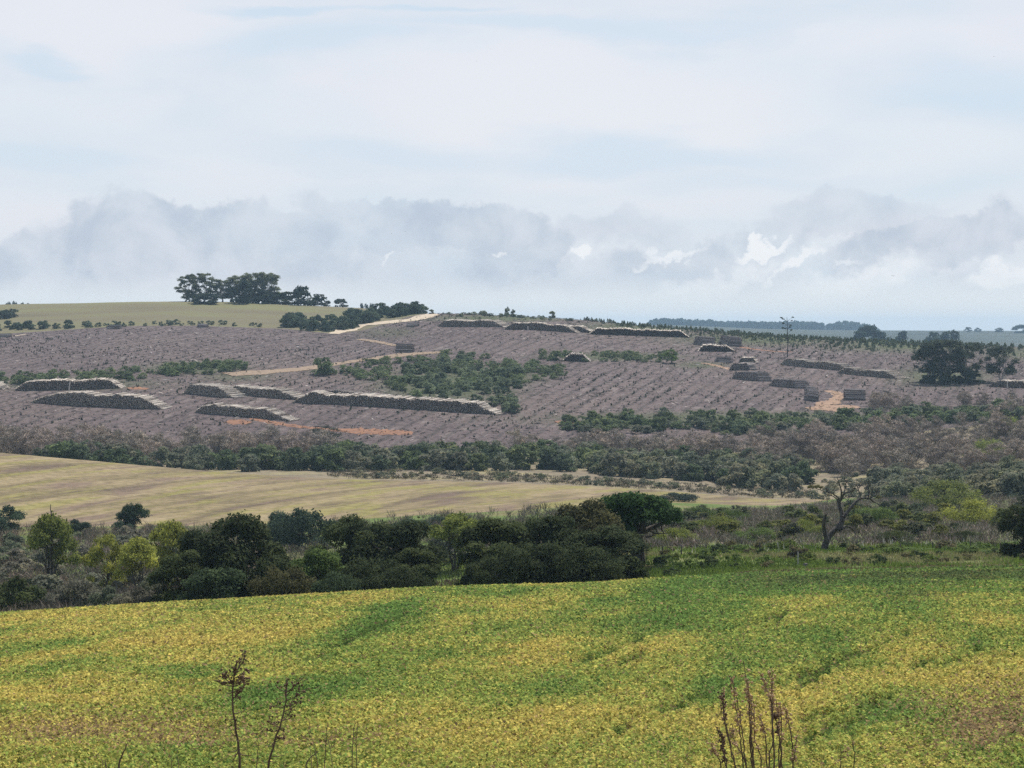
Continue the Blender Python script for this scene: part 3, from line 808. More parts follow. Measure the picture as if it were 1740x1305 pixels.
# bare stem in the willow
tb = TB(); g0 = ground(87, 261); yb = HY+(CZ-g0[2])/261*F; h = (yb-857)/F*261
tb.tube(curve([(0, 0, -.2), (.1, 0, h*.5), (.05, 0, h*.85), (-.1, 0, h)], 8, .05, r), np.linspace(.16, .04, 8), 6)
o = tb.build('dead_stem', BARK); o.location = g0; tag(o, 'thin dark dead stem rising out of the yellow green tree on the left', 'dead tree')

# ------------------------------------------------------------------ fence posts
POSTM = bark('post_wood', (.05, .042, .035), (.16, .14, .12), 6)
POSTP = bark('post_wood_pale', (.3, .28, .25), (.48, .45, .4), 6)
def post(x, yb, hpx, label, pale=False, Y0=188, Y1=240, lean=0):
    Y = depth_at(x, yb, Y0, Y1)
    stake(x, yb, hpx, label, Y, 2.6 if not pale else 2.2, POSTP if pale else POSTM, lean, 'fence_post', 'fence post', 'fence posts along the pasture')
post(1094, 938, 13, 'dark fence post at the right foot of the spreading tree')
post(1126, 946, 20, 'dark fence post in front of the yellow green bush beside the spreading tree')
post(1158, 945, 20, 'thin fence post, second to the right of the spreading tree')
post(1200, 942, 17, 'thin fence post between the spreading tree and the rounded green bush')
post(1260, 938, 21, 'fence post at the left side of the rounded green bush')
post(1291, 940, 19, 'fence post at the right side of the rounded green bush')
post(1324, 937, 15, 'leaning pale stick post left of the bare tree', True, lean=-.2)
post(1356, 961, 24, 'pale stake standing in the blackish low bush', True)
post(1455, 936, 15, 'fence post just right of the bare tree trunk')
post(1516, 932, 16, 'pale fence post in front of the dark bush right of the bare tree', True)
post(1530, 940, 17, 'brown fence post right of the pale one at the dark bush')
post(1585, 935, 14, 'fence post midway between the two dark bushes on the right')
post(1616, 934, 16, 'pale fence post at the left side of the right hand dark bush', True)
post(1649, 934, 17, 'fence post at the right side of the right hand dark bush')
post(1700, 938, 16, 'dark fence post beside the tree on the right edge')
def lpost(x, Y, ytop, hpx, label):
    g0 = ground(x, Y); yb = HY+(CZ-g0[2])/Y*F
    stake(x, yb, yb-ytop, label, Y, 1.6, POSTM, 0, 'fence_post', 'fence post', 'fence posts behind the crop crest')
lpost(119, 163, 1010, 20, 'pale fence post at the crop crest in front of the grey green bush')
lpost(63, 163, 1036, 12, 'short pale fence post at the crop crest, furthest left')
lpost(224, 163, 999, 18, 'pale fence post at the crop crest in front of the dark clump foot')
# low stump
tb = TB(); tb.tube([(0, 0, -.1), (.02, 0, .25), (.05, 0, .45)], [.28, .24, .2], 9); tb.tube([(.05, 0, .45), (.05, 0, .46)], [.2, .01], 9)
o = tb.build('tree_stump', BARKG); o.location = ground(1368, depth_at(1368, 965, 185, 215)); tag(o, 'small dark stump in the pasture right of the pale stake', 'stump')

# ------------------------------------------------------------------ hilltop trees
def ridge_tree(key, x, ytop, ybase, w, col, label, cat='tree', group=None, Y0=1090, Y1=1260):
    Y = depth_at(x, ybase, Y0, Y1)
    g0 = ground(x, Y); yb = HY+(CZ-g0[2])/Y*F
    return plant(key, x, Y, yb-ytop, col, label, cat, group, w)
EU = (.14, .155, .09)
for x, yt, w, lb in [(315, 470, 26, 'leftmost tall eucalyptus of the hilltop grove'), (330, 467, 26, 'second tall eucalyptus from the left end of the hilltop grove'), (346, 465, 30, 'tall full eucalyptus, third in the hilltop grove'),
        (363, 475, 22, 'thin eucalyptus in the dip of the hilltop grove, fourth from left'), (378, 476, 22, 'thin eucalyptus in the dip of the hilltop grove, fifth from left'), (392, 471, 24, 'eucalyptus at the right end of the dip in the hilltop grove'),
        (408, 468, 32, 'dense eucalyptus in the right half of the hilltop grove'), (424, 465, 28, 'tallest eucalyptus in the right half of the hilltop grove'), (438, 465, 28, 'eucalyptus second from the right end of the hilltop grove'),
        (452, 464, 28, 'eucalyptus above the dark hilltop bushes'), (463, 468, 24, 'rightmost tall eucalyptus of the hilltop grove')]:
    ridge_tree('euc', x, yt, 512, w, EU, lb, Y0=1225)
for x, yt, w, lb in [(410, 478, 34, 'dark round understorey tree inside the hilltop grove'), (445, 494, 26, 'dark bush under the right end of the hilltop grove'), (470, 498, 36, 'dark bush right of the hilltop grove, lowest of its row'), (493, 496, 34, 'broad dark bush in the middle of the hilltop bush row'),
        (514, 487, 28, 'tallest dark tree of the hilltop bush row'), (538, 500, 28, 'dark bush closing the hilltop bush row on the right'), (556, 511, 10, 'tiny bush right of the hilltop bush row'), (579, 508, 20, 'lone dark round bush right of the hilltop bush row'), (350, 499, 40, 'dark underwood bush at the left foot of the hilltop grove')]:
    ridge_tree('shrub', x, yt, 516 if x < 500 else 519, w, (.035, .05, .035), lb, 'bush', Y0=1200)

def zone(key, n, x0, x1, Ya, Yb, h0, h1, colset, label, cat, group, name=None, ws=(.9, 1.3), mind=0, edge=None):
    """n plants spread over x0..x1 (photo columns) between two depth curves"""
    got = []
    tries = 0
    while len(got) < n and tries < n*40:
        tries += 1
        x = rng.uniform(x0, x1)
        a = np.interp(x, *zip(*Ya)) if not np.isscalar(Ya) else Ya
        b = np.interp(x, *zip(*Yb)) if not np.isscalar(Yb) else Yb
        Y = rng.uniform(a, b); X = (x-HX)/F*Y
        if mind and any((X-p)**2+(Y-q)**2 < mind**2 for p, q in got): continue
        if edge is not None and not edge(x, Y): continue
        got.append((X, Y))
        h = rng.uniform(h0, h1); hp = h*F/Y
        o = plant(key, x, Y, hp, colset[int(rng.integers(len(colset)))], label, cat, group, None, name)
        k = rng.uniform(*ws); o.scale = (o.scale[0]*k, o.scale[1]*k, o.scale[2])
DARKS = [(.085, .115, .06), (.10, .13, .06), (.09, .115, .07), (.125, .15, .075)]
GREYS = [(.17, .175, .125), (.135, .15, .105), (.19, .185, .12), (.15, .165, .1)]
BROWNS = [(.26, .215, .185), (.22, .19, .165), (.29, .24, .2), (.24, .21, .175)]
GREENS_C = [(.125, .165, .08), (.14, .17, .085), (.115, .145, .075)]
# river belt
zone('twig', 70, -120, 575, [(0, 590), (560, 625)], [(0, 665), (560, 665)], 7, 10, BROWNS, 'brown leafless shrub tree in the left river belt behind the stubble field', 'shrub', 'leafless shrubs in the left river belt', 'leafless_shrub', (1, 1.4), 2.5)
zone('shrub', 42, 60, 600, 575, 612, 4.5, 7.5, DARKS+GREYS[:2], 'dark green tree at the front of the left river belt', 'tree', 'dark trees of the left river belt', 'belt_tree', (1, 1.4), 3)
zone('shrub', 80, 555, 1010, [(555, 585), (1010, 600)], [(555, 640), (1010, 655)], 4.2, 7, DARKS+GREYS[:2], 'dark rounded tree in the middle of the river belt', 'tree', 'dark trees of the middle river belt', 'belt_tree', (1, 1.35), 3)
zone('twig', 45, 850, 1350, 640, 680, 6, 9, BROWNS, 'brown leafless tree along the back of the middle river belt', 'shrub', 'leafless shrubs behind the middle river belt', 'leafless_shrub', (1, 1.4), 2.5)
zone('shrub', 90, 1000, 1360, [(1000, 595), (1350, 560)], [(1000, 655), (1350, 640)], 4, 6.5, GREYS+DARKS[:1], 'grey green shrub tree in the right half of the river belt', 'tree', 'grey green trees of the river belt', 'belt_tree', (1, 1.4), 3)
zone('twig', 120, 1280, 1880, [(1280, 620), (1740, 560)], [(1280, 695), (1740, 735)], 6, 9, BROWNS, 'brown leafless tree of the right river belt', 'shrub', 'leafless shrubs of the right river belt', 'leafless_shrub', (1.1, 1.5), 2.5)
zone('shrub', 110, 1370, 1900, [(1370, 520), (1740, 430)], [(1370, 600), (1740, 560)], 3, 5.5, GREYS, 'grey green shrub in the broad scrub of the right valley', 'shrub', 'grey green shrubs of the right valley', 'shrub', (1, 1.5), 3, lambda x, Y: not (1362 < x < 1492))
zone('low', 60, 600, 1340, [(600, 535), (1340, 530)], [(600, 575), (1340, 560)], .8, 1.8, GREYS, 'small grey tuft shrub on the pale flat before the river belt', 'shrub', 'tuft shrubs on the pale flat', 'tussock_shrub', (1, 1.6), 2)
zone('low', 70, 1090, 1760, [(1090, 184), (1740, 197)], [(1090, 226), (1740, 230)], .45, 1.1, [MG, (.05, .07, .03), (.1, .13, .04), (.12, .11, .06)], 'small shrub dotting the green pasture below the fence', 'shrub', 'small shrubs in the pasture', 'pasture_shrub', (1, 1.7), 1.5)
zone('shrub', 75, 1095, 1800, [(1095, 240), (1740, 250)], [(1095, 330), (1740, 400)], 1.3, 2.6, [(.1, .12, .05), (.09, .1, .065), (.14, .15, .05), (.07, .085, .05)], 'rounded shrub among the brown scrub beyond the right fence', 'shrub', 'shrubs in the scrub beyond the right fence', 'shrub', (1.1, 1.6), 3)
zone('shrub', 45, -60, 330, [(-60, 195), (330, 215)], [(-60, 350), (330, 350)], 1.5, 3.0, [(.17, .18, .13), (.18, .17, .13), (.12, .14, .09)], 'rounded grey green shrub among the brown scrub of the left valley', 'shrub', 'shrubs in the left valley scrub', 'shrub', (1, 1.5), 3)
zone('low', 30, 1355, 1500, 515, 610, .9, 2.0, GREYS, 'low grey green shrub in the opening far behind the bare tree', 'shrub', 'low shrubs far behind the bare tree', 'low_shrub', (1, 1.6), 2)
# the hillside
zone('shrub', 85, 690, 885, [(690, 840), (760, 770), (885, 765)], [(690, 870), (790, 925), (885, 880)], 2.2, 4.4, [(.16, .195, .12), (.14, .175, .11), (.12, .15, .09)], 'dark green tree in the big thicket on the felled hillside', 'tree', 'dark trees of the hillside thicket', 'thicket_tree', (1, 1.35), 3.5)
zone('low', 110, 585, 960, [(585, 850), (700, 790), (960, 860)], [(585, 880), (760, 940), (960, 900)], 1.8, 3.4, GREENS_C, 'low green shrub round the big thicket on the felled hillside', 'shrub', 'low shrubs round the hillside thicket', 'thicket_shrub', (1, 1.6), 2.5)
zone('shrub', 95, 960, 1760, [(960, 728), (1300, 728), (1740, 735)], [(960, 745), (1300, 760), (1740, 785)], 2.6, 5.0, GREENS_C+[(.13, .17, .1), (.15, .17, .12)], 'green tree in the strip along the foot of the right hillside', 'tree', 'trees in the right foot strip', 'strip_tree', (1, 1.4), 3)
zone('low', 120, 950, 1700, [(950, 722), (1300, 722), (1700, 742)], [(950, 748), (1300, 765), (1700, 790)], 1.4, 3.0, GREENS_C+GREYS[:2], 'low hazy shrub filling the strip along the foot of the right hillside', 'shrub', 'low shrubs in the right foot strip', 'strip_shrub', (1.1, 1.8), 2)
zone('twig', 22, 1480, 1740, 745, 800, 5, 7.5, BROWNS, 'brown leafless tree above the right foot strip', 'shrub', 'leafless trees above the right foot strip', 'leafless_shrub', (1, 1.4), 4)
zone('low', 85, -80, 430, [(0, 800), (250, 820), (430, 862)], [(0, 830), (250, 850), (430, 890)], 1.6, 3.6, GREENS_C, 'low green shrub in the gully behind the left log stacks', 'shrub', 'low shrubs in the left gully', 'gully_shrub', (1, 1.6), 2.5)
zone('low', 36, 905, 1150, [(905, 920), (1150, 925)], [(905, 945), (1150, 955)], 1.5, 3, GREENS_C, 'low green shrub on the slope round the lone small log stack', 'shrub', 'low shrubs on the middle slope', 'low_shrub', (1, 1.5), 2.5)
zone('shrub', 48, 478, 715, [(478, 1090), (560, 1064), (640, 1112), (715, 1160)], [(478, 1110), (560, 1110), (640, 1180), (715, 1195)], 4, 7.5, [(.06, .085, .06), (.075, .1, .065)], 'dark tree in the hedge climbing beside the pale road', 'tree', 'trees of the hedge by the pale road', 'hedge_tree', (1, 1.4), 3)
zone('shrub', 20, -30, 122, 1092, 1112, 2.6, 4.2, [(.08, .105, .075)], 'dark hedge tree at the left lower edge of the hilltop pasture', 'tree', 'left hedge trees of the hilltop pasture', 'hedge_tree', (1, 1.3), 3)
zone('low', 26, 120, 440, 1090, 1104, 1.3, 3.0, [(.08, .105, .075)], 'small dark hedge bush along the lower edge of the hilltop pasture', 'bush', 'hedge bushes along the hilltop pasture', 'hedge_bush', (.9, 1.3), 4)
zone('shrub', 5, -20, 24, 1155, 1165, 4, 5.2, [(.07, .09, .07)], 'dark bush of the cluster on the left edge of the hilltop pasture', 'bush', 'bush cluster on the hilltop pasture', 'shrub', (1, 1.3), 3)
zone('low', 130, 760, 1800, [(760, 1120), (1000, 1125), (1300, 1120), (1740, 1110)], [(760, 1158), (1740, 1175)], .8, 1.7, [(.08, .1, .06), (.1, .115, .065), (.07, .085, .05)], 'low dull green shrub in the scrub strip along the ridge', 'shrub', 'low shrubs along the ridge', 'ridge_shrub', (1.2, 2.2), 3)
ridge_tree('shrub', 548, 608, 636, 34, GREENS_C[0], 'green bush standing beside the dirt track left of the big thicket', 'bush', Y0=800, Y1=1000)
ridge_tree('twig', 553, 724, 752, 50, (.07, .075, .055), 'olive grey shrub below the orange track', 'shrub', Y0=660, Y1=760)
ridge_tree('willow', 1140, 594, 617, 32, MG, 'small many stemmed green tree on the slope right of the lone stack', Y0=880, Y1=1000)
ridge_tree('shrub', 945, 596, 612, 18, GREENS_C[0], 'dark bush left of the lone small log stack', 'bush', Y0=880, Y1=1000)
for x, yt, yb, w, lb in [(862, 522, 537, 7, 'small tufted tree on the ridge skyline, taller of two'), (872, 526, 538, 7, 'small tufted tree on the ridge skyline, right of its taller twin'), (733, 526, 534, 7, 'tiny tree where the pale road tops the ridge'), (938, 529, 540, 9, 'small pale tree on the ridge skyline right of the two tufted ones'), (821, 528, 536, 12, 'low bush on the ridge skyline left of the tufted trees')]:
    ridge_tree('bush', x, yt, yb, w, EU, lb, Y0=1120, Y1=1200)
# eucalyptus pair at right
EG = (.05, .062, .042)
for x, yt, w, lb in [(1583, 583, 52, 'left tree of the dark eucalyptus group on the right slope'), (1612, 578, 62, 'tallest tree of the dark eucalyptus group on the right slope'), (1645, 584, 48, 'right tree of the dark eucalyptus group with a pale trunk'), (1700, 590, 50, 'separate dark eucalyptus with pale forked trunk near the right edge')]:
    o = ridge_tree('broad', x, yt, 650, w, EG, lb, Y0=800, Y1=960)
for x, yt, w in [(1590, 618, 40), (1625, 620, 40), (1655, 630, 30)]:
    ridge_tree('shrub', x, yt, 651, w, (.045, .06, .04), 'dark understorey bush below the dark eucalyptus group', 'bush', 'understorey bushes of the eucalyptus group', 800, 960)
# thin tall sapling tree
tY = hill(1338, 607); tg = ground(1338, tY); th = 68/F*tY
root = empty('thin_tree', tg); tag(root, 'thin tall tree with ragged wind blown top above the dark log stack', 'tree')
tb = TB(); r = np.random.default_rng(31)
C = curve([(0, 0, -.2), (.2, 0, th*.35), (.1, 0, th*.7), (-.3, 0, th)], 10, .05, r); tb.tube(C, np.linspace(.34, .1, 10), 6)
L = []
for k in range(13):
    z = th*r.uniform(.45, 1.0); s = 1 if r.random() < .6 else -1
    e = np.array([s*r.uniform(.8, 3.0)*(.5+.5*math.sin((z/th-.4)*4)), r.normal(0, 1), z+r.uniform(.2, 1.2)]); tb.tube([C[min(9, int(z/th*9))], e*.6+C[min(9, int(z/th*9))]*.4, e], [.07, .05, .03], 5)
    L.append((*e, .65, .6, .45))
L += [(-3.0, 0, th*.99, .8, .6, .3), (-2.0, 0, th*.95, .7, .6, .3)]
tb.tube([C[8], (C[8]+np.array([-3.0, 0, th*.99]))/2, (-3.0, 0, th*.99)], [.06, .05, .03], 5)
tb.build('trunk', BARKD, root); V, Q, t = leaves(L, 420, .3, r, shell=.2); c_ = mk('crown', V, [(Q, 0)], LEAF, root, False, {'tint': t}); c_.color = (.06, .07, .04, 1)

# saplings along the ridge: individuals nearest, the rest one plantation
def sap_mesh(key, name, pts, hs, colr, label, cat):
    Vs, Qs, Ts, n = [], [], [], 0
    base = []
    for o in PROTO[key]:
        me = o.data; v = np.empty(len(me.vertices)*3, np.float32); me.vertices.foreach_get('co', v)
        t = np.empty(len(me.vertices), np.float32); me.attributes['tint'].data.foreach_get('value', t)
        base.append((v.reshape(-1, 3), t, o['H']))
    for (X, Y), h in zip(pts, hs):
        v, t, H = base[int(rng.integers(len(base)))]; s = h/H; a = rng.random()*6.28; c, sn = math.cos(a)*s, math.sin(a)*s
        w = np.stack([v[:, 0]*c-v[:, 1]*sn+X, v[:, 0]*sn+v[:, 1]*c+Y, v[:, 2]*s+float(gz(X, Y))], 1)
        Vs.append(w); Ts.append(np.clip(t*.6+rng.random()*.4, 0, 1)); n += len(w)
    V = np.concatenate(Vs); o = mk(name, V, [(np.arange(len(V)).reshape(-1, 4), 0)], LEAF, None, False, {'tint': np.concatenate(Ts)})
    o.color = colr; tag(o, label, cat, None, 'stuff'); return o
def row_points(n, x0, x1, Y0, Y1, spacing, step, keep):
    out = []
    ca, sa = math.cos(ROT), math.sin(ROT)
    while len(out) < n:
        x = rng.uniform(x0, x1, n); Y = rng.uniform(Y0, Y1, n); X = (x-HX)/F*Y
        wob = (fbm(X/60, Y/60, 2)-.5)*10
        u = X*ca-Y*sa+wob; v = X*sa+Y*ca
        u = np.round(u/spacing)*spacing+rng.normal(0, .55, n)-wob; v = v+rng.normal(0, .5, n)
        X = u*ca+v*sa; Y = -u*sa+v*ca; x = HX+X*F/Y
        k = keep(x, Y, X); out += list(zip(X[k], Y[k]))
    return out[:n]
def ridge_keep(x, Y, X):
    top = np.interp(x, [740, 1000, 1100, 1350, 1740], [1165, 1165, 1165, 1168, 1175])
    low = np.interp(x, [980, 1100, 1250, 1400, 1740], [1140, 1100, 1055, 1040, 1050])
    return (x > 985) & (x < 1830) & (Y < top+25) & (Y > low) & (rng.random(len(x)) < .2+.8*np.clip((Y-low)/60, 0, 1))
SP = row_points(1250, 980, 1840, 1030, 1200, 4, 2.4, ridge_keep)
SP.sort(key=lambda p: p[1])
for X, Y in SP[:300]:
    h = rng.uniform(1.0, 2.5); x = HX+X*F/Y
    plant('sapling', x, Y, h*F/Y, (.07, .09, .055), 'young dark green eucalyptus sapling on the sapling slope below the right ridge', 'sapling', 'eucalyptus saplings below the ridge', None, 'eucalyptus_sapling')
sap_mesh('sapling', 'sapling_plantation', SP[300:], rng.uniform(1.0, 2.8, len(SP)-300), (.07, .09, .055, 1), 'young eucalyptus plantation along the right ridge line', 'saplings')
def hill_keep(x, Y, X):
    a = bound(B_hill0, x)+8; b = bound(B_hill1, x)-14
    y = HY+(CZ-gz(X, Y))/Y*F
    d = fbm(X/45+3, Y/45, 3)
    return (Y > a) & (Y < b) & (rng.random(len(x)) < np.clip((d-.42)*4.5, .06, 1))
HP = row_points(4400, -120, 1860, 680, 1180, 6, 3, hill_keep)
HP.sort(key=lambda p: p[1])
vis = [p for p in HP if -5 < HX+p[0]*F/p[1] < 1745]
for X, Y in vis[:300]:
    h = rng.uniform(.35, .75); x = HX+X*F/Y
    plant('seedling', x, Y, h*F/Y, (.04, .048, .034), 'small dark regrowth seedling on the lowest part of the felled hillside', 'seedling', 'regrowth seedlings low on the hillside', None, 'regrowth_seedling')
S300 = set(vis[:300]); rest = [p for p in HP if p not in S300]
sap_mesh('seedling', 'regrowth_seedlings', rest, rng.uniform(.3, .95, len(rest)), (.045, .055, .038, 1), 'rows of dark regrowth seedlings over the felled hillside', 'seedlings')

# slash: sticks and offcuts left on the felled ground
n = 34000
X0 = []; 
x = rng.uniform(-100, 1840, n); Y = rng.uniform(680, 1180, n); X = (x-HX)/F*Y
k = (Y > bound(B_hill0, x)+3) & (Y < bound(B_hill1, x)-6); X, Y = X[k], Y[k]; n = len(X)
a = rng.normal(1.2, .8, n); ln = rng.uniform(.4, 1.8, n)*np.where(rng.random(n) < .04, 1.5, 1); wd = rng.uniform(.06, .2, n)
d = np.stack([np.sin(a), np.cos(a), rng.normal(0, .22, n)], 1)
C = np.stack([X, Y, gz(X, Y)+.22], 1); d = unit(d)
B = unit(np.cross(d, np.array([0, 0, 1.0])+rng.normal(0, .6, (n, 3))))
V, Q = quads_from(C, d*ln[:, None], B*wd[:, None])
tone = rng.random(n); cc = np.where((tone > .955)[:, None], np.array([.55, .5, .46]), np.where((tone > .6)[:, None], np.array([.25, .205, .19]), np.array([.05, .038, .036])))
SL = leaf_mat('slash_wood', 0, attr='leaf_color')
o = mk('slash_debris', V, [(Q, 0)], SL, None, False, {'leaf_color': np.repeat(cc, 4, 0)}); tag(o, 'grey brown branches and pale offcuts littering the felled hillside', 'debris', None, 'stuff')

# ------------------------------------------------------------------ scrub in the valley (stuff)
def thicket(name, spots, label, cols, dens=46, w=.045):
    Vs, Ts = [], []
    for X, Y, h, R in spots:
        xi = HX+X*F/Y
        if 742 < xi < 800 and Y < 300: continue
        V, Q, t = twig_geo(rng, h, R, dens, w)
        V = V+np.array([X, Y, float(gz(X, Y))-.05]); c = np.array(cols[int(rng.integers(len(cols)))])*rng.uniform(.75, 1.25)
        Vs.append(V); Ts.append(np.repeat(c[None]*(.6+.8*t[:, None][::4]), 4, 0))
    V = np.concatenate(Vs); o = mk(name, V, [(np.arange(len(V)).reshape(-1, 4), 0)], SL, None, False, {'leaf_color': np.concatenate(Ts)})
    return tag(o, label, 'thicket', None, 'stuff')
def spots(n, x0, x1, Ya, Yb, h0, h1):
    out = []
    for i in range(n):
        x = rng.uniform(x0, x1); a = np.interp(x, *zip(*Ya)); b = np.interp(x, *zip(*Yb)); Y = rng.uniform(a, b)
        out.append(((x-HX)/F*Y, Y, rng.uniform(h0, h1), rng.uniform(.8, 1.6)))
    return out
thicket('leafless_thicket', spots(1500, -200, 470, [(0, 172), (300, 200), (470, 240)], [(0, 366), (470, 372)], 1.2, 3.0), 'brown leafless scrub filling the left valley below the stubble field', [(.2, .16, .13), (.24, .19, .16), (.17, .155, .12), (.25, .18, .14)], 60, .035)
thicket('leafless_thicket', spots(700, 470, 1130, [(470, 240), (800, 255), (1130, 245)], [(470, 376), (870, 385), (1130, 420)], 1.4, 3), 'brown leafless scrub behind the dark tree clumps', [(.2, .16, .13), (.17, .15, .12), (.16, .16, .1)])
thicket('leafless_thicket', spots(3300, 1090, 1980, [(1090, 229), (1740, 232)], [(1090, 360), (1280, 385), (1400, 470), (1740, 560)], .7, 1.9), 'brown leafless scrub filling the right valley beyond the fence', [(.24, .19, .16), (.28, .22, .19), (.22, .19, .15), (.18, .18, .12)])
thicket('scrub_patches', spots(900, 560, 1380, [(560, 530), (1380, 524)], [(560, 585), (1380, 565)], .5, 1.3), 'low straw coloured and grey scrub on the pale flat', [(.2, .17, .11), (.13, .11, .085), (.09, .09, .06)], 26, .07)

# low green herbs under the scrub, pasture grass
GRM = leaf_mat('grass_blades', .25, attr='leaf_color')
def grass(name, n, x0, x1, Ya, Yb, h0, h1, cols, label, w=.035, clump=True):
    x = rng.uniform(x0, x1, n); a = np.interp(x, *zip(*Ya)); b = np.interp(x, *zip(*Yb)); Y = a+(b-a)*rng.random(n); X = (x-HX)/F*Y
    if clump:
        k = rng.random(n) < np.clip((fbm(X/3, Y/3, 3)-.32)*4, .12, 1); X, Y = X[k], Y[k]; n = len(X)
    h = rng.uniform(h0, h1, n)*(.6+.9*fbm(X/4+7, Y/4, 2)); d = unit(np.stack([rng.normal(0, .35, n), rng.normal(0, .35, n), np.ones(n)], 1))
    C = np.stack([X, Y, gz(X, Y)], 1)+d*h[:, None]/2; B = unit(np.cross(d, rng.normal(size=(n, 3))))
    V, Q = quads_from(C, d*h[:, None]/2, B*w*(.6+.8*rng.random(n))[:, None])
    m = fbm(X/14, Y/14, 3); cols = np.array(cols); idx = np.clip(((m-.3)/.4*len(cols)+rng.normal(0, .5, n)).astype(int), 0, len(cols)-1)
    c = cols[idx]*(.7+.6*rng.random(n))[:, None]
    o = mk(name, V, [(Q, 0)], GRM, None, False, {'leaf_color': np.repeat(c, 4, 0)}); return tag(o, label, 'grass', None, 'stuff')
grass('pasture_grass', 60000, 1060, 1980, [(1060, 174), (1300, 179), (1740, 183)], [(1060, 232), (1740, 236)], .18, .5, [(.1, .15, .035), (.15, .21, .045), (.19, .25, .06), (.26, .25, .12)], 'rough green pasture grass below the fence', .06)
grass('valley_herbs', 40000, -150, 1100, [(-150, 166), (870, 170), (1100, 178)], [(-150, 300), (1100, 260)], .3, .8, [(.06, .075, .03), (.1, .12, .035), (.12, .09, .06)], 'mixed herbs and grass under the valley trees', .08)
grass('gap_grass', 5000, 735, 815, [(735, 205), (815, 205)], [(735, 268), (815, 268)], .2, .4, [(.13, .19, .04), (.18, .24, .05), (.21, .25, .06)], 'bright green grass seen in the gap between the dark tree clumps', .06)
grass('pampas_plumes', 260, 1120, 1740, [(1120, 217), (1740, 220)], [(1120, 232), (1740, 238)], .6, 1.3, [(.3, .3, .2), (.42, .4, .33), (.5, .48, .42)], 'pale feathery grass plumes along the fence line', .05)
grass('field_edge_grass', 9000, 1250, 1990, [(1250, 177.5), (1740, 182)], [(1250, 183), (1740, 188)], .2, .5, [(.22, .16, .1), (.28, .2, .13), (.14, .12, .06)], 'dry tan grass strip along the upper crop edge', .05)
grass('verge_grass', 5000, -900, 2700, [(-900, 6), (2700, 6)], [(-900, 17), (2700, 17)], .25, .7, [(.1, .09, .03), (.16, .13, .05), (.09, .11, .03)], 'dry grass on the bank below the viewer', .006)

# ------------------------------------------------------------------ the crop
def patch(x, y, L):
    s = np.zeros_like(x)
    for cx, cy, rx, ry, rot, a in L:
        c, n_ = math.cos(math.radians(rot)), math.sin(math.radians(rot)); dx, dy = x-cx, y-cy
        u = (dx*c-dy*n_)/rx; v = (dx*n_+dy*c)/ry
        s += a*np.exp(-(u*u+v*v))
    return s
GP = [(610, 1095, 110, 26, 30, 1.0), (690, 1050, 60, 14, 15, .7), (730, 1130, 170, 22, 14, .75), (560, 1180, 120, 24, 12, .55), (500, 1205, 90, 16, 8, .35), (1130, 1015, 120, 16, 4, .7), (1200, 1050, 150, 30, 10, .65), (1100, 1085, 120, 24, 20, .4),
      (1215, 1180, 60, 30, 50, .8), (1330, 1150, 90, 24, 15, .5), (1420, 1000, 260, 12, 3, .8), (1650, 1010, 160, 14, 3, .75), (1250, 1150, 200, 50, 20, .3), (230, 1165, 90, 12, 10, .5), (110, 1145, 90, 12, 12, .5), (300, 1160, 60, 14, 0, .4), (430, 1200, 50, 18, 0, .5),
      (950, 1200, 120, 40, 15, .3), (870, 1012, 200, 8, 3, .4), (1440, 1260, 90, 22, 20, .5), (1500, 1235, 80, 10, 32, .5), (1650, 1115, 40, 14, 20, .5), (1510, 1070, 60, 12, 10, .4), (40, 1270, 120, 30, 5, .25), (1520, 1040, 90, 14, 0, .3), (640, 1150, 260, 70, 20, .25)]
YP = [(180, 1080, 260, 40, -5, .5), (120, 1220, 200, 70, 0, .5), (900, 1140, 160, 26, 15, .35), (1600, 1140, 240, 50, 10, .4), (840, 1260, 260, 40, 10, .3), (1400, 1040, 60, 10, 0, .3), (420, 1070, 120, 20, 0, .3), (1350, 1230, 120, 40, 20, .4)]
DP = [(1500, 990, 220, 9, 3, .9), (1330, 990, 90, 8, 0, .7), (1560, 1020, 60, 12, 0, .7), (1680, 985, 120, 10, 0, .9)]
BP = [(1700, 1235, 110, 48, 15, 1.2), (1560, 1215, 60, 14, 15, .5), (120, 1262, 160, 26, 5, .8), (330, 1275, 130, 22, 5, .7), (560, 1285, 120, 16, 5, .4)]
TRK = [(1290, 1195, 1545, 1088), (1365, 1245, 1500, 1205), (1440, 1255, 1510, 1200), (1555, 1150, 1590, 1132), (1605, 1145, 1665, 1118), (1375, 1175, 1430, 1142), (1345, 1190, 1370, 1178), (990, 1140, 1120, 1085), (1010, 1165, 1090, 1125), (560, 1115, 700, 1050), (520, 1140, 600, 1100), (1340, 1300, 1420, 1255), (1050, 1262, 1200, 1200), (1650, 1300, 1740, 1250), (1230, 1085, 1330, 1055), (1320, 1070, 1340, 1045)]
CR = math.radians(7.5)
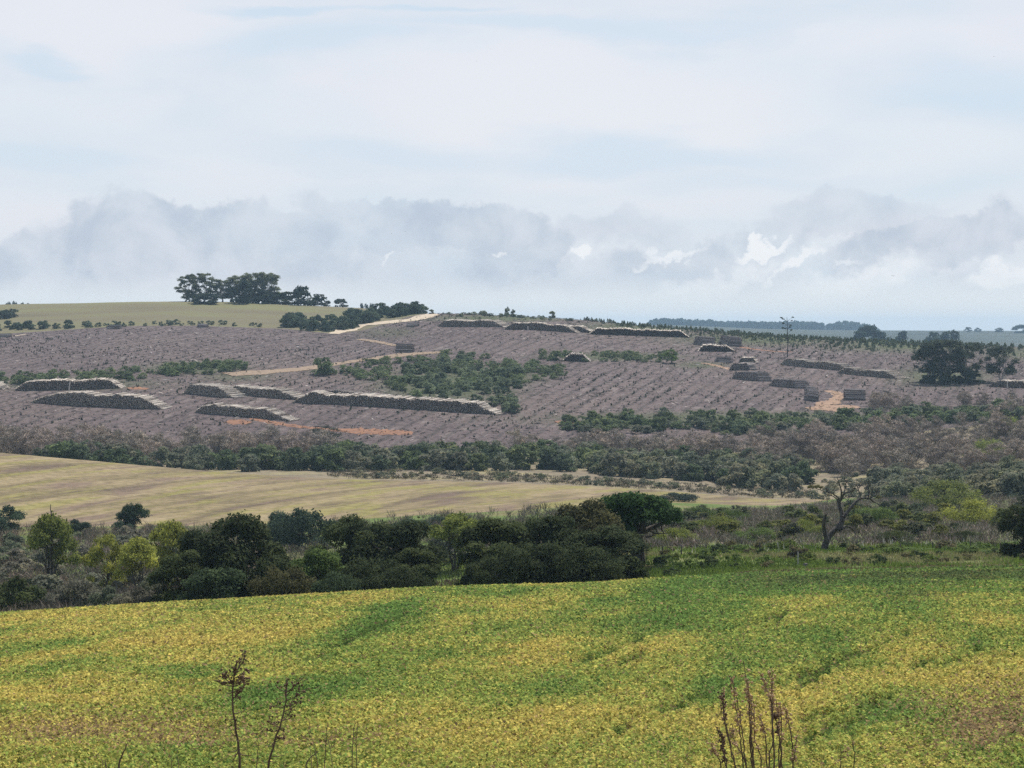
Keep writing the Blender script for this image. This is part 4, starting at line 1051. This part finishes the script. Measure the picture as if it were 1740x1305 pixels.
def crop():
    Cs = []; As = []; Bs = []; Ks = []
    for Y0 in np.arange(31, 192, 1.5):
        Y1 = Y0+1.5; Ym = Y0+.75; s = .056*(Ym/40)**.85
        xa, xb = -150-15*F/Ym, 1890+15*F/Ym
        wid = (xb-xa)/F*Ym; D = 1.12/(s*s*.62); n = int(wid*1.5*D)
        x = rng.uniform(xa, xb, n); Y = rng.uniform(Y0, Y1, n); X = (x-HX)/F*Y
        k = (np.abs(x-870) < 1010) | (rng.random(n) < .3); x, Y, X = x[k], Y[k], X[k]; n = len(x)
        ca, sa = math.cos(CR), math.sin(CR)
        u = X*ca-Y*sa; v = X*sa+Y*ca
        wob = (fbm(X/9, Y/9, 2)-.5)*.5
        ur = np.round((u+wob)/.5)*.5-wob; off = rng.normal(0, .12, n)
        u = ur+off; X = u*ca+v*sa; Y = -u*sa+v*ca; x = HX+X*F/Y
        k = (Y < bound(B_field, x)-.5+1.5*(fbm(X/2, Y/2, 2)-.5)) & (Y > 30)
        X, Y, x, off = X[k], Y[k], x[k], off[k]; n = len(X)
        z0 = gz(X, Y); y = HY+(CZ-z0)/Y*F
        hh = (.34+.22*fbm(X/1.2, Y/1.2, 3))*(1-.9*np.abs(off))
        bare = np.clip(patch(x, y, BP)*(.5+fbm(X/2, Y/2, 3)), 0, 1)
        wx = x+30*(fbm(X/3.5+5, Y/3.5, 3)-.5)*(80/Y)**.5; wy = y+26*(fbm(X/3.5, Y/3.5+9, 3)-.5)
        gr = .62*patch(wx, wy, GP)-.8*patch(wx, wy, YP)+.55*np.clip((wx-1060)/100, 0, 1)*np.clip((1012-(wx-1400)*.01-wy)/14, 0, 1)+(fbm((X*ca-Y*sa)/2.6, (X*sa+Y*ca)/17, 4)-.5)*1.1+(fbm(X/8, Y/12, 3)-.5)*.8+(fbm(X/1.6, Y/1.6, 3)-.5)*.7
        dk = np.clip(patch(wx, wy, DP)*(.6+.8*fbm(X/3, Y/3, 3)), 0, 1)
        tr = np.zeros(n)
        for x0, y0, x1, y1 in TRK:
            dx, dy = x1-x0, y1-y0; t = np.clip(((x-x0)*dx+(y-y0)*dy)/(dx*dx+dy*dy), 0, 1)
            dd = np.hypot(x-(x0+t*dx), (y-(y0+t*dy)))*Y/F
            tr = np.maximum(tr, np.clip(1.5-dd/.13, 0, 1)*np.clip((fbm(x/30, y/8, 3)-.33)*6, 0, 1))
        keep = rng.random(n) > np.clip(np.maximum(bare*.66, tr*.35), 0, .92)
        X, Y, z0, gr, hh, dk, tr, bare = [q[keep] for q in (X, Y, z0, gr, hh, dk, tr, bare)]; n = len(X)
        hz = hh*(1-.75*rng.random(n)**1.6)*(1-.6*tr)*(1-.5*bare)
        N = unit(np.stack([rng.normal(0, .6, n), rng.normal(-.1, .6, n), np.ones(n)*.8], 1))
        A = unit(np.cross(N, rng.normal(size=(n, 3)))); B = np.cross(N, A); sz = (s*(.55+.75*rng.random(n))*np.where(np.abs(HX+X*F/Y-870) < 1010, 1, 1.75))[:, None]
        yel = np.clip(.56-gr*.95+rng.normal(0, .24, n), 0, 1)[:, None]
        G = np.array([.15, .25, .06]); M = np.array([.35, .395, .09]); Yl = np.array([.56, .46, .125]); Bn = np.array([.33, .23, .12])
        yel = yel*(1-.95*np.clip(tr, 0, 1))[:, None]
        c = np.where(yel < .5, G+(M-G)*yel*2, M+(Yl-M)*(yel-.5)*2)
        c = np.where((rng.random(n) < .05+.65*bare)[:, None], Bn, c)
        c = c*(1-.55*dk[:, None])+np.array([.075, .07, .045])*.5*dk[:, None]
        c = c*(1-.38*np.clip(tr, 0, 1))[:, None]  # wheel tracks: shade of the gaps put into the green leaf colour
        c *= (.5+.98*rng.random(n)**1.2)[:, None]
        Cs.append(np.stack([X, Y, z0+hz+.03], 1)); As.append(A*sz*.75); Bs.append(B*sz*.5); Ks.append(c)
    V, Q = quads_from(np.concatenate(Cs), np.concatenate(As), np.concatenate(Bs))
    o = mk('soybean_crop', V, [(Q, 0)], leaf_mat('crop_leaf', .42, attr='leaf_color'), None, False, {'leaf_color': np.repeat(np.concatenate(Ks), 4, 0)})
    tag(o, 'ripening yellow and green bean crop covering the foreground slope', 'crop', None, 'stuff')
    print('crop leaves', len(Q))
crop()

# ------------------------------------------------------------------ foreground weeds
STEM = bark('weed_stem', (.085, .058, .04), (.19, .14, .1), 30)
HEAD = bark('weed_head', (.1, .064, .042), (.23, .155, .1), 60)
FLUFF, _g = material('weed_fluff'); _g.bsdf(_g.ramp(_g.noise(_g.pos(), 60, 4), [(.3, (.42, .29, .17)), (.7, (.75, .6, .4))]), .9, .05, trans=.5)
STRAW = bark('straw', (.2, .15, .08), (.34, .27, .15), 20)
WY = 10.0
wr = np.random.default_rng(77)
def blob(tb, c, rad, k=5, st=1.3):
    d = unit(wr.normal(size=3)+np.array([0, 0, .8]))
    tb.tube([c-d*rad*st, c-d*rad*.5*st, c, c+d*rad*.6*st, c+d*rad*st], [rad*.15, rad*.8, rad, rad*.75, rad*.1], k)
def solo(root, q):
    b = TB(); blob(b, q, wr.uniform(.004, .006)); b.build('seed_head', FLUFF, root)
def weed(pts, zx, zy, z, Y, r0, label, heads, name='dry_weed'):
    P = [pt(zx+a/z, zy+b/z, Y) for a, b in pts]
    base = P[0]+ (P[0]-P[1])*.0
    gx = P[0][0]+(P[0][0]-P[1][0])*.6; g0 = np.array([gx, Y, float(gz(gx, Y))])
    root = empty(name, g0); tag(root, label, 'weed')
    tb = TB(); C = curve([np.array([0, 0, -.03])]+[p-g0 for p in P], 16, .003, wr); tb.tube(C, np.linspace(r0, r0*.45, 16), 6)
    hb = TB(); m = F/Y
    for (a, b, c, e, nh) in heads:      # branch from (a,b) to (c,e) zoom px with nh heads
        A = pt(zx+a/z, zy+b/z, Y)-g0; B = pt(zx+c/z, zy+e/z, Y)-g0; B[1] += wr.normal(0, .03)
        M = (A+B)/2+np.array([0, 0, -.006]); tb.tube(curve([A, M, B], 5, .001, wr), np.linspace(r0*.42, r0*.2, 5), 4)
        for k in range(nh):
            t = 1-.6*wr.random()**1.5; q = A+(B-A)*t+wr.normal(0, .012, 3)
            tb.tube([A+(B-A)*(t-.1), q], [.0009, .0008], 3); (blob(hb, q, wr.uniform(.004, .0072)) if len(heads) > 5 else solo(root, q))
    tb.build('stem', STEM, root)
    if hb.n: tag(hb.build('seed_heads', HEAD, root), kind='stuff')
    return root
H1 = []
for a, b, c, e, k in [(385, 500, 200, 430, 9), (385, 480, 260, 370, 9), (380, 470, 310, 345, 9), (395, 400, 390, 300, 8), (400, 380, 430, 250, 8), (400, 400, 480, 170, 8), (420, 340, 520, 180, 7), (400, 420, 530, 310, 9), (390, 480, 520, 400, 9), (390, 500, 500, 460, 10), (385, 560, 520, 470, 6), (385, 620, 480, 520, 6), (395, 660, 440, 590, 4), (370, 560, 300, 555, 1), (395, 770, 490, 750, 1), (390, 820, 330, 830, 1), (400, 860, 440, 770, 1), (430, 1120, 350, 1145, 0), (445, 1170, 590, 1185, 0), (430, 1150, 370, 1250, 0), (415, 980, 380, 975, 0), (425, 1030, 460, 1020, 0), (405, 910, 450, 915, 0), (390, 450, 340, 480, 6), (390, 440, 300, 455, 5), (400, 460, 460, 400, 8), (400, 450, 460, 470, 8)]:
    H1.append((a, b, c, e, k))
weed([(455, 1305), (440, 1100), (410, 900), (385, 680), (378, 480), (400, 330), (440, 250)], 330, 1080, 5.8, WY, .0075, 'tall brown dead weed with one dense seed head in front of the crop', H1)
H2 = [(905, 600, 910, 430, 2), (900, 640, 1060, 560, 6), (905, 600, 980, 480, 4), (890, 690, 1040, 650, 8), (885, 750, 1030, 660, 5), (880, 830, 1000, 770, 6), (870, 840, 950, 750, 5), (880, 700, 760, 690, 5), (890, 650, 830, 640, 3), (905, 560, 800, 480, 3), (905, 520, 890, 480, 3), (910, 560, 1080, 410, 4), (960, 490, 1120, 430, 2), (1000, 540, 1090, 540, 5), (830, 900, 740, 830, 6), (810, 940, 730, 920, 5), (830, 900, 900, 940, 4), (805, 1000, 880, 1010, 5), (800, 1050, 860, 1000, 3), (790, 1080, 690, 1100, 0), (770, 1190, 890, 1180, 0), (745, 1240, 820, 1245, 0), (745, 1240, 650, 1245, 0), (1030, 460, 1040, 520, 3), (840, 900, 760, 880, 4)]
weed([(725, 1305), (765, 1150), (800, 1010), (850, 870), (885, 720), (905, 590), (908, 440)], 330, 1080, 5.8, WY+.3, .007, 'brown dead weed with open spreading branches, right of two in front of the crop', H2)
def twig(pts, zx, zy, z, Y, r0, mat, label, name='dry_twig', cat='twig', group=None):
    P = [pt(zx+a/z, zy+b/z, Y) for a, b in pts]; gx = P[0][0]; g0 = np.array([gx, Y, float(gz(gx, Y))])
    tb = TB(); C = curve([np.array([0, 0, -.03])]+[p-g0 for p in P], 12, .002, wr); tb.tube(C, np.linspace(r0, r0*.4, 12), 5)
    o = tb.build(name, mat); o.location = g0; return tag(o, label, cat, group)
twig([(1100, 1300), (1225, 1140)], 330, 1080, 5.8, 9.6, .005, STEM, 'dark bare twig slanting right beside the two dead weeds')
twig([(800, 1200), (825, 1110), (855, 1040)], 0, 1000, 3.9545, 9.4, .006, STEM, 'dark bare twig at the lower left, right of its short straight neighbour')
twig([(708, 1206), (705, 1150)], 0, 1000, 3.9545, 9.4, .005, STEM, 'short straight dark twig at the lower left edge')
for pts, m in [([(1550, 1300), (1575, 900), (1585, 830)], STEM), ([(1595, 1300), (1605, 950), (1615, 850)], STEM), ([(1360, 1300), (1330, 1060), (1315, 960)], STRAW), ([(1290, 1300), (1305, 1000), (1312, 850)], STEM), ([(1210, 1290), (1170, 1050), (1130, 840)], STRAW), ([(1150, 1250), (1115, 1050), (1095, 960)], STRAW), ([(620, 1300), (632, 1100), (625, 1010)], STEM)]:
    twig(pts, 330, 1080, 5.8, 9.8+wr.random()*.5, .0028, m, 'thin upright grass stem near the two dead weeds', 'grass_stem', 'grass stem', 'thin grass stems in front of the crop')
for pts in [([(1150, 1206), (1155, 1110)]), ([(1200, 1206), (1190, 1080)]), ([(690, 1206), (640, 1090)]), ([(1000, 1206), (960, 1140)])]:
    twig(pts, 0, 1000, 3.9545, 9.8, .003, STRAW, 'thin straw coloured grass stem at the lower left edge', 'grass_stem', 'grass stem', 'straw grass stems at the lower left')
n = 110
x = np.where(rng.random(n) < .65, rng.uniform(120, 660, n), rng.uniform(1160, 1480, n)); Yv = rng.uniform(9.2, 10.6, n); X = (x-HX)/F*Yv; zg = gz(X, Yv)
top = CZ-(rng.uniform(1225, 1320, n)-HY)/F*Yv; hh = top-zg; d = np.stack([rng.normal(0, .12, n), rng.normal(0, .1, n), np.ones(n)], 1)*hh[:, None]
B = unit(np.cross(d, rng.normal(size=(n, 3))))
V, Q = quads_from(np.stack([X, Yv, zg], 1)+d/2, d/2, B*.0028); cc = np.array([[.3, .23, .12], [.22, .16, .08], [.36, .3, .18]])[rng.integers(0, 3, n)]
o = mk('verge_stems', V, [(Q, 0)], GRM, None, False, {'leaf_color': np.repeat(cc, 4, 0)}); tag(o, 'faint straw grass stems rising from the bank below the viewer', 'grass', None, 'stuff')
# right clump of dry stalks
cl0 = pt(1290, 1305, 9.8); cg = np.array([cl0[0], 9.8, float(gz(cl0[0], 9.8))])
root = empty('dry_weed_clump', cg); tag(root, 'clump of tall dry stalks with pale fluffy seed spikes at the lower right', 'weed clump')
ST_ = [[(620, 1300), (590, 1000), (555, 750), (480, 430)], [(690, 1300), (682, 1100), (680, 850), (650, 560), (610, 270)], [(840, 1290), (880, 1000), (880, 700), (880, 480), (850, 330)], [(520, 1300), (480, 1120), (420, 820), (400, 640), (400, 510)],
       [(620, 1260), (560, 1130), (500, 1030), (490, 880)], [(430, 1300), (400, 1170), (370, 1000), (350, 880)], [(980, 1300), (960, 1050), (920, 830), (905, 760)], [(1100, 1300), (1080, 1000), (1050, 860), (1030, 740)], [(835, 1300), (810, 950), (770, 800)],
       [(790, 1300), (780, 1200), (720, 1010), (710, 660)], [(1085, 1300), (1100, 1200), (1130, 1000)], [(985, 1300), (985, 1130), (985, 880), (960, 690)], [(870, 1300), (850, 620), (800, 480), (730, 330)], [(400, 1300), (350, 1220), (310, 1120)], [(700, 1305), (660, 700), (650, 450)], [(930, 1300), (900, 700), (920, 400)]]
for P in list(ST_):
    if wr.random() < .3:
        ox, oy = wr.uniform(-60, 60), wr.uniform(-40, 160); ST_.append([(a+ox*(i+1)/len(P), b+oy*(i > 0)) for i, (a, b) in enumerate(P)])
for P in ST_:
    Q_ = [pt(1160+a/5.8, 1080+b/5.8, 9.8)-cg for a, b in P]
    dy = wr.normal(0, .08)
    bx = np.array([(Q_[0][0])*.45, dy*.5, -.02])
    for q in Q_: q[1] += dy
    C = curve([bx]+Q_, 22, .0025, wr); tb = TB(); tb.tube(C, np.linspace(.0043, .0019, 22), 5)
    st = tb.build('stalk', STEM, root); fb = TB()
    L0 = np.linalg.norm(C[-1]-C[11])
    for k in range(34):
        t = 1-wr.random()**.9*.42; i = t*21; q = C[int(i)]+(C[min(21, int(i)+1)]-C[int(i)])*(i-int(i))
        q = q+np.array([wr.normal(0, .008), wr.normal(0, .008), wr.normal(0, .003)]); blob(fb, q, wr.uniform(.0035, .007), 5, 1.2)
    tag(fb.build('seed_spike', FLUFF if wr.random() < .75 else HEAD, st), kind='stuff')
for x0, pts, lb in [(1428, [(1555, 1300), (1558, 1180), (1562, 1080)], 'single short dry stalk with pale drooping seeds right of the stalk clump'), (1450, [(1690, 1300), (1685, 1100), (1670, 980)], 'single thin dry stalk furthest right beside the short one')]:
    weed(pts, 1160, 1080, 5.8, 9.9, .0035, lb, [(1557, 1200, 1640, 1180, 4), (1558, 1230, 1470, 1210, 4), (1557, 1150, 1620, 1120, 4)] if x0 == 1428 else [(1685, 1100, 1700, 1050, 1)], 'dry_stalk')

# ------------------------------------------------------------------ distance
def far_wood(name, prof, Y, label, col):
    Vs, Ts = [], []
    for x in np.arange(prof[0][0], prof[-1][0], 2.2):
        yt = np.interp(x, *zip(*prof))-1.5+rng.normal(0, 1.0); y2 = Y+rng.uniform(-60, 160); g0 = ground(x, y2); yb = HY+(CZ-g0[2])/y2*F
        h = (yb-yt)/F*y2
        if h < 5: continue
        L = [(rng.normal(0, 2), rng.normal(0, 3), h*q, 6, 6, h*.2) for q in (.15, .35, .55, .8)]
        V, Q, t = leaves(L, 110, 3.4, rng, shell=.5); Vs.append(V+g0); Ts.append(t)
    V = np.concatenate(Vs); o = mk(name, V, [(np.arange(len(V)).reshape(-1, 4), 0)], LEAF, None, False, {'tint': np.concatenate(Ts)}); o.color = col
    return tag(o, label, 'wood', None, 'stuff')
far_wood('far_wood', [(1105, 545), (1130, 543), (1180, 545), (1230, 548), (1280, 548), (1330, 549), (1370, 548), (1402, 550)], 5600, 'blue hazy wood on the horizon behind the sapling ridge', (.035, .05, .03, 1))
far_wood('far_wood', [(1406, 553), (1425, 549), (1440, 548), (1465, 551), (1485, 557), (1500, 566)], 5700, 'blue hazy wood on the horizon right of the sky gap', (.035, .05, .03, 1))
for x, Y, yt, w, lb in [(1474, 2100, 554, 40, 'broad blue grey tree clump beyond the ridge, left of three'), (1495, 2100, 563, 26, 'lower right shoulder tree of the broad blue grey clump'), (1532, 2200, 563, 20, 'single blue grey tree beyond the ridge, between two clumps'), (1590, 2150, 565, 26, 'blue grey tree left of a joined pair beyond the ridge'), (1616, 2150, 563, 32, 'blue grey tree right of a joined pair beyond the ridge'), (1645, 4300, 556, 10, 'tiny tree on the far right skyline'), (1662, 4300, 557, 9, 'second tiny tree on the far right skyline'), (1697, 4300, 557, 12, 'small tree on the far skyline left of the edge clump'), (1735, 4200, 552, 26, 'far skyline tree clump at the right edge')]:
    g0 = ground(x, Y); yb = HY+(CZ-g0[2])/Y*F
    plant('shrub', x, Y, yb-yt, (.035, .05, .035), lb, 'tree', None, w, 'distant_tree')
for x, w in [(14, 10), (24, 12), (36, 10), (47, 12)]:
    g0 = ground(x, 1700); yb = HY+(CZ-g0[2])/1700*F
    plant('shrub', x, 1700, yb-515+rng.normal(0, .6), (.14, .16, .15), 'faint treetop peeping over the left hilltop skyline', 'tree', 'treetops beyond the left hilltop', w, 'distant_tree')
for x in (613, 622, 632):
    g0 = ground(x, 1700); yb = HY+(CZ-g0[2])/1700*F
    plant('shrub', x, 1700, yb-517, (.05, .06, .05), 'faint treetop over the skyline left of the hedge by the road', 'tree', 'treetops left of the hedge', 9, 'distant_tree')

# ------------------------------------------------------------------ birds
BIRD, _g = material('bird_dark'); _g.bsdf((.02, .02, .02, 1), .7, .2)
def bird(x, y, Y, span, label, flap, yaw):
    V = []; Q = []
    # body rings along x then two bent wings, one continuous mesh
    ks = [(-.30, .004, 0), (-.22, .03, .0), (-.1, .055, 0), (.05, .06, 0), (.18, .045, .01), (.26, .035, .02), (.33, .008, .015)]
    K = 8
    for px, rr, pz in ks:
        for j in range(K):
            a = j/K*6.2832; V.append((px, rr*math.cos(a), pz+rr*math.sin(a)))
    for i in range(len(ks)-1):
        for j in range(K): Q.append((i*K+j, i*K+(j+1) % K, (i+1)*K+(j+1) % K, (i+1)*K+j))
    for s in (1, -1):
        b = len(V); st = [(0.04, .02, .22), (.25, .10+flap*.2, .2), (.5, .12+flap*.25, .17), (.8, .06+flap*.2, .1), (1.0, -.02+flap*.15, .02)]
        for yy, zz, ch in st:
            for f, th in ((.5, 0), (0, .02), (-.5, 0), (0, -.012)):
                V.append((f*ch-.05*yy+.03, s*yy*.62, zz*.6+th))
        for i in range(4):
            for j in range(4): Q.append((b+i*4+j, b+i*4+(j+1) % 4, b+(i+1)*4+(j+1) % 4, b+(i+1)*4+j))
    o = mk('bird', np.array(V)*span/1.24, [(np.array(Q), 0)], BIRD, None, True); o.location = pt(x, y, Y); o.rotation_euler = (0, math.radians(8), math.radians(yaw))
    return tag(o, label, 'bird', 'birds in the sky')
bird(1518, 469, 420, 1.0, 'dark soaring bird low over the right horizon clouds', .6, 70)
bird(1689, 96, 420, .5, 'tiny dark bird high in the upper right sky', .5, 40)
bird(665, 397, 500, .5, 'tiny dark bird before the grey cloud bank, left of a pair', .3, 60)
bird(689, 394, 500, .5, 'tiny dark bird before the grey cloud bank, right of a pair', .5, 75)
bird(810, 104, 500, .5, 'tiny faint bird high in the middle of the sky', .3, 85)

# remove the prototypes (only copies stay)
for L in PROTO.values():
    for o in L:
        for ch in KIDS[o.name]: bpy.data.objects.remove(ch)
        bpy.data.objects.remove(o)

# ------------------------------------------------------------------ haze
hm = bpy.data.materials.new('haze'); hm.use_nodes = True; g = NG(hm.node_tree)
vol = g.a('ShaderNodeVolumePrincipled', {'Color': (.52, .76, 1.0, 1), 'Density': 8e-5, 'Anisotropy': 0.0})
g.a('ShaderNodeOutputMaterial', {'Volume': vol.outputs[0]})
zmin = float(ZT.min())-2; zt = 92.0
bx = [(-4200, -80), (4200, 9900)]
V = [(x, y, z) for z in (zmin, zt) for y in (-80, 9900) for x in (-7500, 7500)]
Qs = np.array([(0, 2, 3, 1), (4, 5, 7, 6), (0, 1, 5, 4), (2, 6, 7, 3), (0, 4, 6, 2), (1, 3, 7, 5)])
o = mk('haze', V, [(Qs, 0)], hm); tag(o, kind='stuff'); tag(o, 'thin pale blue air haze over the whole valley', 'haze')

# ------------------------------------------------------------------ light and sky
SUN_EL, SUN_AZ = math.radians(58), math.radians(26)
sd = Vector((math.sin(SUN_AZ)*math.cos(SUN_EL), math.cos(SUN_AZ)*math.cos(SUN_EL), math.sin(SUN_EL)))
ld = bpy.data.lights.new('sun', 'SUN'); ld.energy = 4.6; ld.angle = math.radians(.8); ld.color = (1, .95, .87)
lo = bpy.data.objects.new('sun', ld); COL.objects.link(lo); lo.location = (0, 0, 300); lo.rotation_euler = (-sd).to_track_quat('-Z', 'Y').to_euler()

w = bpy.data.worlds.new('World'); sc.world = w; w.use_nodes = True; g = NG(w.node_tree)
sky = g.a('ShaderNodeTexSky', sky_type='NISHITA', sun_disc=False, sun_elevation=SUN_EL, sun_rotation=SUN_AZ, altitude=200.0, air_density=1.0, dust_density=1.5, ozone_density=1.0)
co = g.a('ShaderNodeTexCoord').outputs['Generated']
sp = g.a('ShaderNodeSeparateXYZ', {0: g.a('ShaderNodeVectorMath', {0: co}, operation='NORMALIZE').outputs[0]})
az = g.m('ARCTAN2', sp.outputs[0], sp.outputs[1]); el = g.m('ARCSINE', sp.outputs[2])
U = g.m('MULTIPLY', az, 10.0); Vv = g.m('MULTIPLY', el, 10.0)       # tenths of radians: photo px / 338.8
uv = g.a('ShaderNodeCombineXYZ', {0: U, 1: Vv, 2: 0.0}).outputs[0]
wn = g.noise(uv, 2.2, 7, .6, 0, out=1)
wn2 = g.noise(g.mapping(uv, sc=(.5, 1.6, 1)), 1.1, 5, .55, 0, out=1)
wn3x = g.noise(uv, 6, 6, .6, 0, out=1)
def warp(amp, src, base=uv):
    d = g.a('ShaderNodeVectorMath', {0: src, 1: (.5, .5, .5)}, operation='SUBTRACT').outputs[0]
    d = g.a('ShaderNodeVectorMath', {0: d, 'Scale': amp}, operation='SCALE').outputs[0]
    return g.a('ShaderNodeVectorMath', {0: base, 1: d}, operation='ADD').outputs[0]
uvw = warp(.14, wn3x, warp(.5, wn)); uvs = warp(.9, wn2)
wn3 = g.noise(uv, 7, 6, .6, 0, out=1); uvd = warp(.26, wn3, warp(.2, wn))
def blobs(src, L):
    tot = None
    for x, y, rx, ry, rot, a, soft in L:
        cx, cy = (x-HX)/338.8, (HY-y)/338.8
        v = g.a('ShaderNodeVectorMath', {0: src, 1: (cx, cy, 0)}, operation='SUBTRACT').outputs[0]
        v = g.mapping(v, rot=(0, 0, math.radians(rot)))
        v = g.a('ShaderNodeVectorMath', {0: v, 1: (338.8/rx, 338.8/ry, 0)}, operation='MULTIPLY').outputs[0]
        l = g.a('ShaderNodeVectorMath', {0: v}, operation='LENGTH').outputs['Value']
        mk_ = g.mr(l, 1+soft, 1-soft, 0, a)
        tot = mk_ if tot is None else g.m('MAXIMUM', tot, mk_)
    return tot
# high thin layer: pale pinkish white streaks and blue gaps
n1 = g.noise(g.mapping(uv, sc=(.55, 1.8, 1)), .9, 7, .55, .3)
base = g.mix(g.mr(n1, .36, .62), (.67, .76, .85), (.775, .80, .865))
white = blobs(uvs, [(200, 40, 240, 70, 0, .8, .6), (90, 200, 220, 90, 0, .5, .7), (1000, 170, 420, 130, 3, .9, .6), (1500, 75, 300, 50, 0, .6, .7), (1500, 260, 300, 70, 0, .6, .7), (600, 200, 260, 60, 0, .5, .7), (1360, 62, 60, 16, -5, .7, .5), (250, 270, 300, 80, 0, .4, .7)])
base = g.mix(white, base, (.815, .83, .88))
blue = blobs(uvs, [(110, 95, 70, 16, 0, .8, .7), (560, 85, 220, 34, 0, .7, .7), (950, 45, 330, 26, 0, .75, .7), (700, 262, 260, 32, 0, .6, .7), (1080, 262, 270, 36, 0, .8, .7), (1640, 140, 160, 60, 0, .7, .7), (490, 2, 110, 12, 0, 1.0, .7), (720, 0, 120, 10, 0, .9, .7), (60, 310, 160, 24, 0, .6, .7), (1260, 310, 200, 24, 0, .5, .7)])
base = g.mix(blue, base, (.635, .742, .855))
# the low cumulus bank
bank = blobs(uvw, [(120, 450, 200, 60, 0, .85, .22), (230, 395, 120, 66, 0, .9, .2), (370, 392, 100, 62, 0, .9, .2), (250, 430, 220, 70, 0, 1, .4), (480, 420, 130, 46, 0, .75, .22), (620, 385, 120, 40, 10, .8, .2), (810, 395, 150, 50, 0, .95, .22), (870, 440, 120, 40, -20, .9, .25), (1050, 395, 130, 34, 0, .5, .5), (1450, 375, 160, 40, 0, .6, .3), (1580, 420, 180, 46, -8, 1, .25), (1690, 400, 120, 40, 0, .55, .5),
                   (1180, 440, 80, 34, -20, .6, .5), (620, 470, 420, 50, 0, .75, .5), (1100, 470, 260, 36, 0, .6, .5), (100, 490, 500, 50, 0, .6, .5), (1660, 480, 160, 24, 0, .4, .6), (1320, 415, 100, 40, -25, .65, .5)])
bn = g.noise(uv, 2.6, 7, .58, .3)
bcol = g.mix(g.mr(bn, .38, .66), (.475, .55, .672), (.61, .675, .775))
cn = g.noise(g.mapping(uvw, loc=(3, 5, 0), sc=(.75, 1.9, 1)), 3.0, 8, .56)
bank = g.mr(g.m('ADD', bank, g.m('MULTIPLY', g.m('SUBTRACT', cn, .5), .8)), .10, .98)
base = g.mix(g.m('MULTIPLY', bank, g.mr(bn, .25, .6, .95, .65)), base, bcol)
lit = blobs(uvd, [(664, 432, 16, 5, -38, .8, .7), (846, 437, 13, 8, 0, .8, .7), (990, 433, 26, 9, 0, 1, .5), (1290, 424, 55, 13, -20, 1, .5), (1350, 445, 55, 12, -30, .9, .5), (1140, 432, 80, 9, -14, .8, .6), (1240, 470, 160, 22, -16, .7, .7), (1460, 478, 130, 34, -10, .75, .6), (1690, 470, 80, 24, -12, .85, .5), (108, 408, 16, 5, -30, .4, .7), (600, 420, 40, 4, -5, .3, .7), (1430, 440, 26, 8, 0, .6, .6), (380, 445, 40, 8, -25, .3, .7)])
ln_ = g.noise(g.mapping(uv, loc=(7, 2, 0), sc=(1, 1.7, 1)), 8.0, 8, .62)
lit = g.m('MULTIPLY', g.mr(g.m('ADD', lit, g.m('MULTIPLY', g.m('SUBTRACT', ln_, .5), .9)), .25, 1.05), g.m('POWER', lit, .4))
base = g.mix(lit, base, (.88, .905, .945))
# clear pale strip just above the horizon
base = g.mix(g.mr(el, (HY-462)/F, (HY-516)/F, 0, .88), base, (.78, .83, .865))
# unseen upper dome: cloud mix thinned towards the zenith to cut ambient light
skyc = g.a('ShaderNodeVectorMath', {0: sky.outputs[0], 'Scale': .1}, operation='SCALE').outputs[0]
zen = g.mr(el, math.radians(10.5), math.radians(26), .93, .22)
base = g.mix(1.0, base, (.79, .79, .79), 'MULTIPLY')
col = g.mix(zen, skyc, base)
bgd = g.a('ShaderNodeBackground', {'Color': col, 'Strength': 1.0})
g.a('ShaderNodeOutputWorld', {'Surface': bgd.outputs[0]})

# ------------------------------------------------------------------ camera
cd = bpy.data.cameras.new('camera'); cam = bpy.data.objects.new('camera', cd); COL.objects.link(cam)
cam.location = (0, 0, CZ); cam.rotation_euler = (math.radians(90), 0, 0)
cd.sensor_width = 36; cd.lens = 36*F/1740; cd.shift_y = -(652.5-HY)/1740; cd.clip_start = .5; cd.clip_end = 30000
sc.camera = cam
sc.view_settings.view_transform = 'Standard'; sc.view_settings.look = 'None'; sc.view_settings.exposure = .36; sc.view_settings.gamma = 1
sc.render.engine = 'CYCLES'
cy = sc.cycles
cy.use_denoising = False
cy.max_bounces = 6; cy.diffuse_bounces = 3; cy.transmission_bounces = 3; cy.volume_bounces = 1; cy.transparent_max_bounces = 4
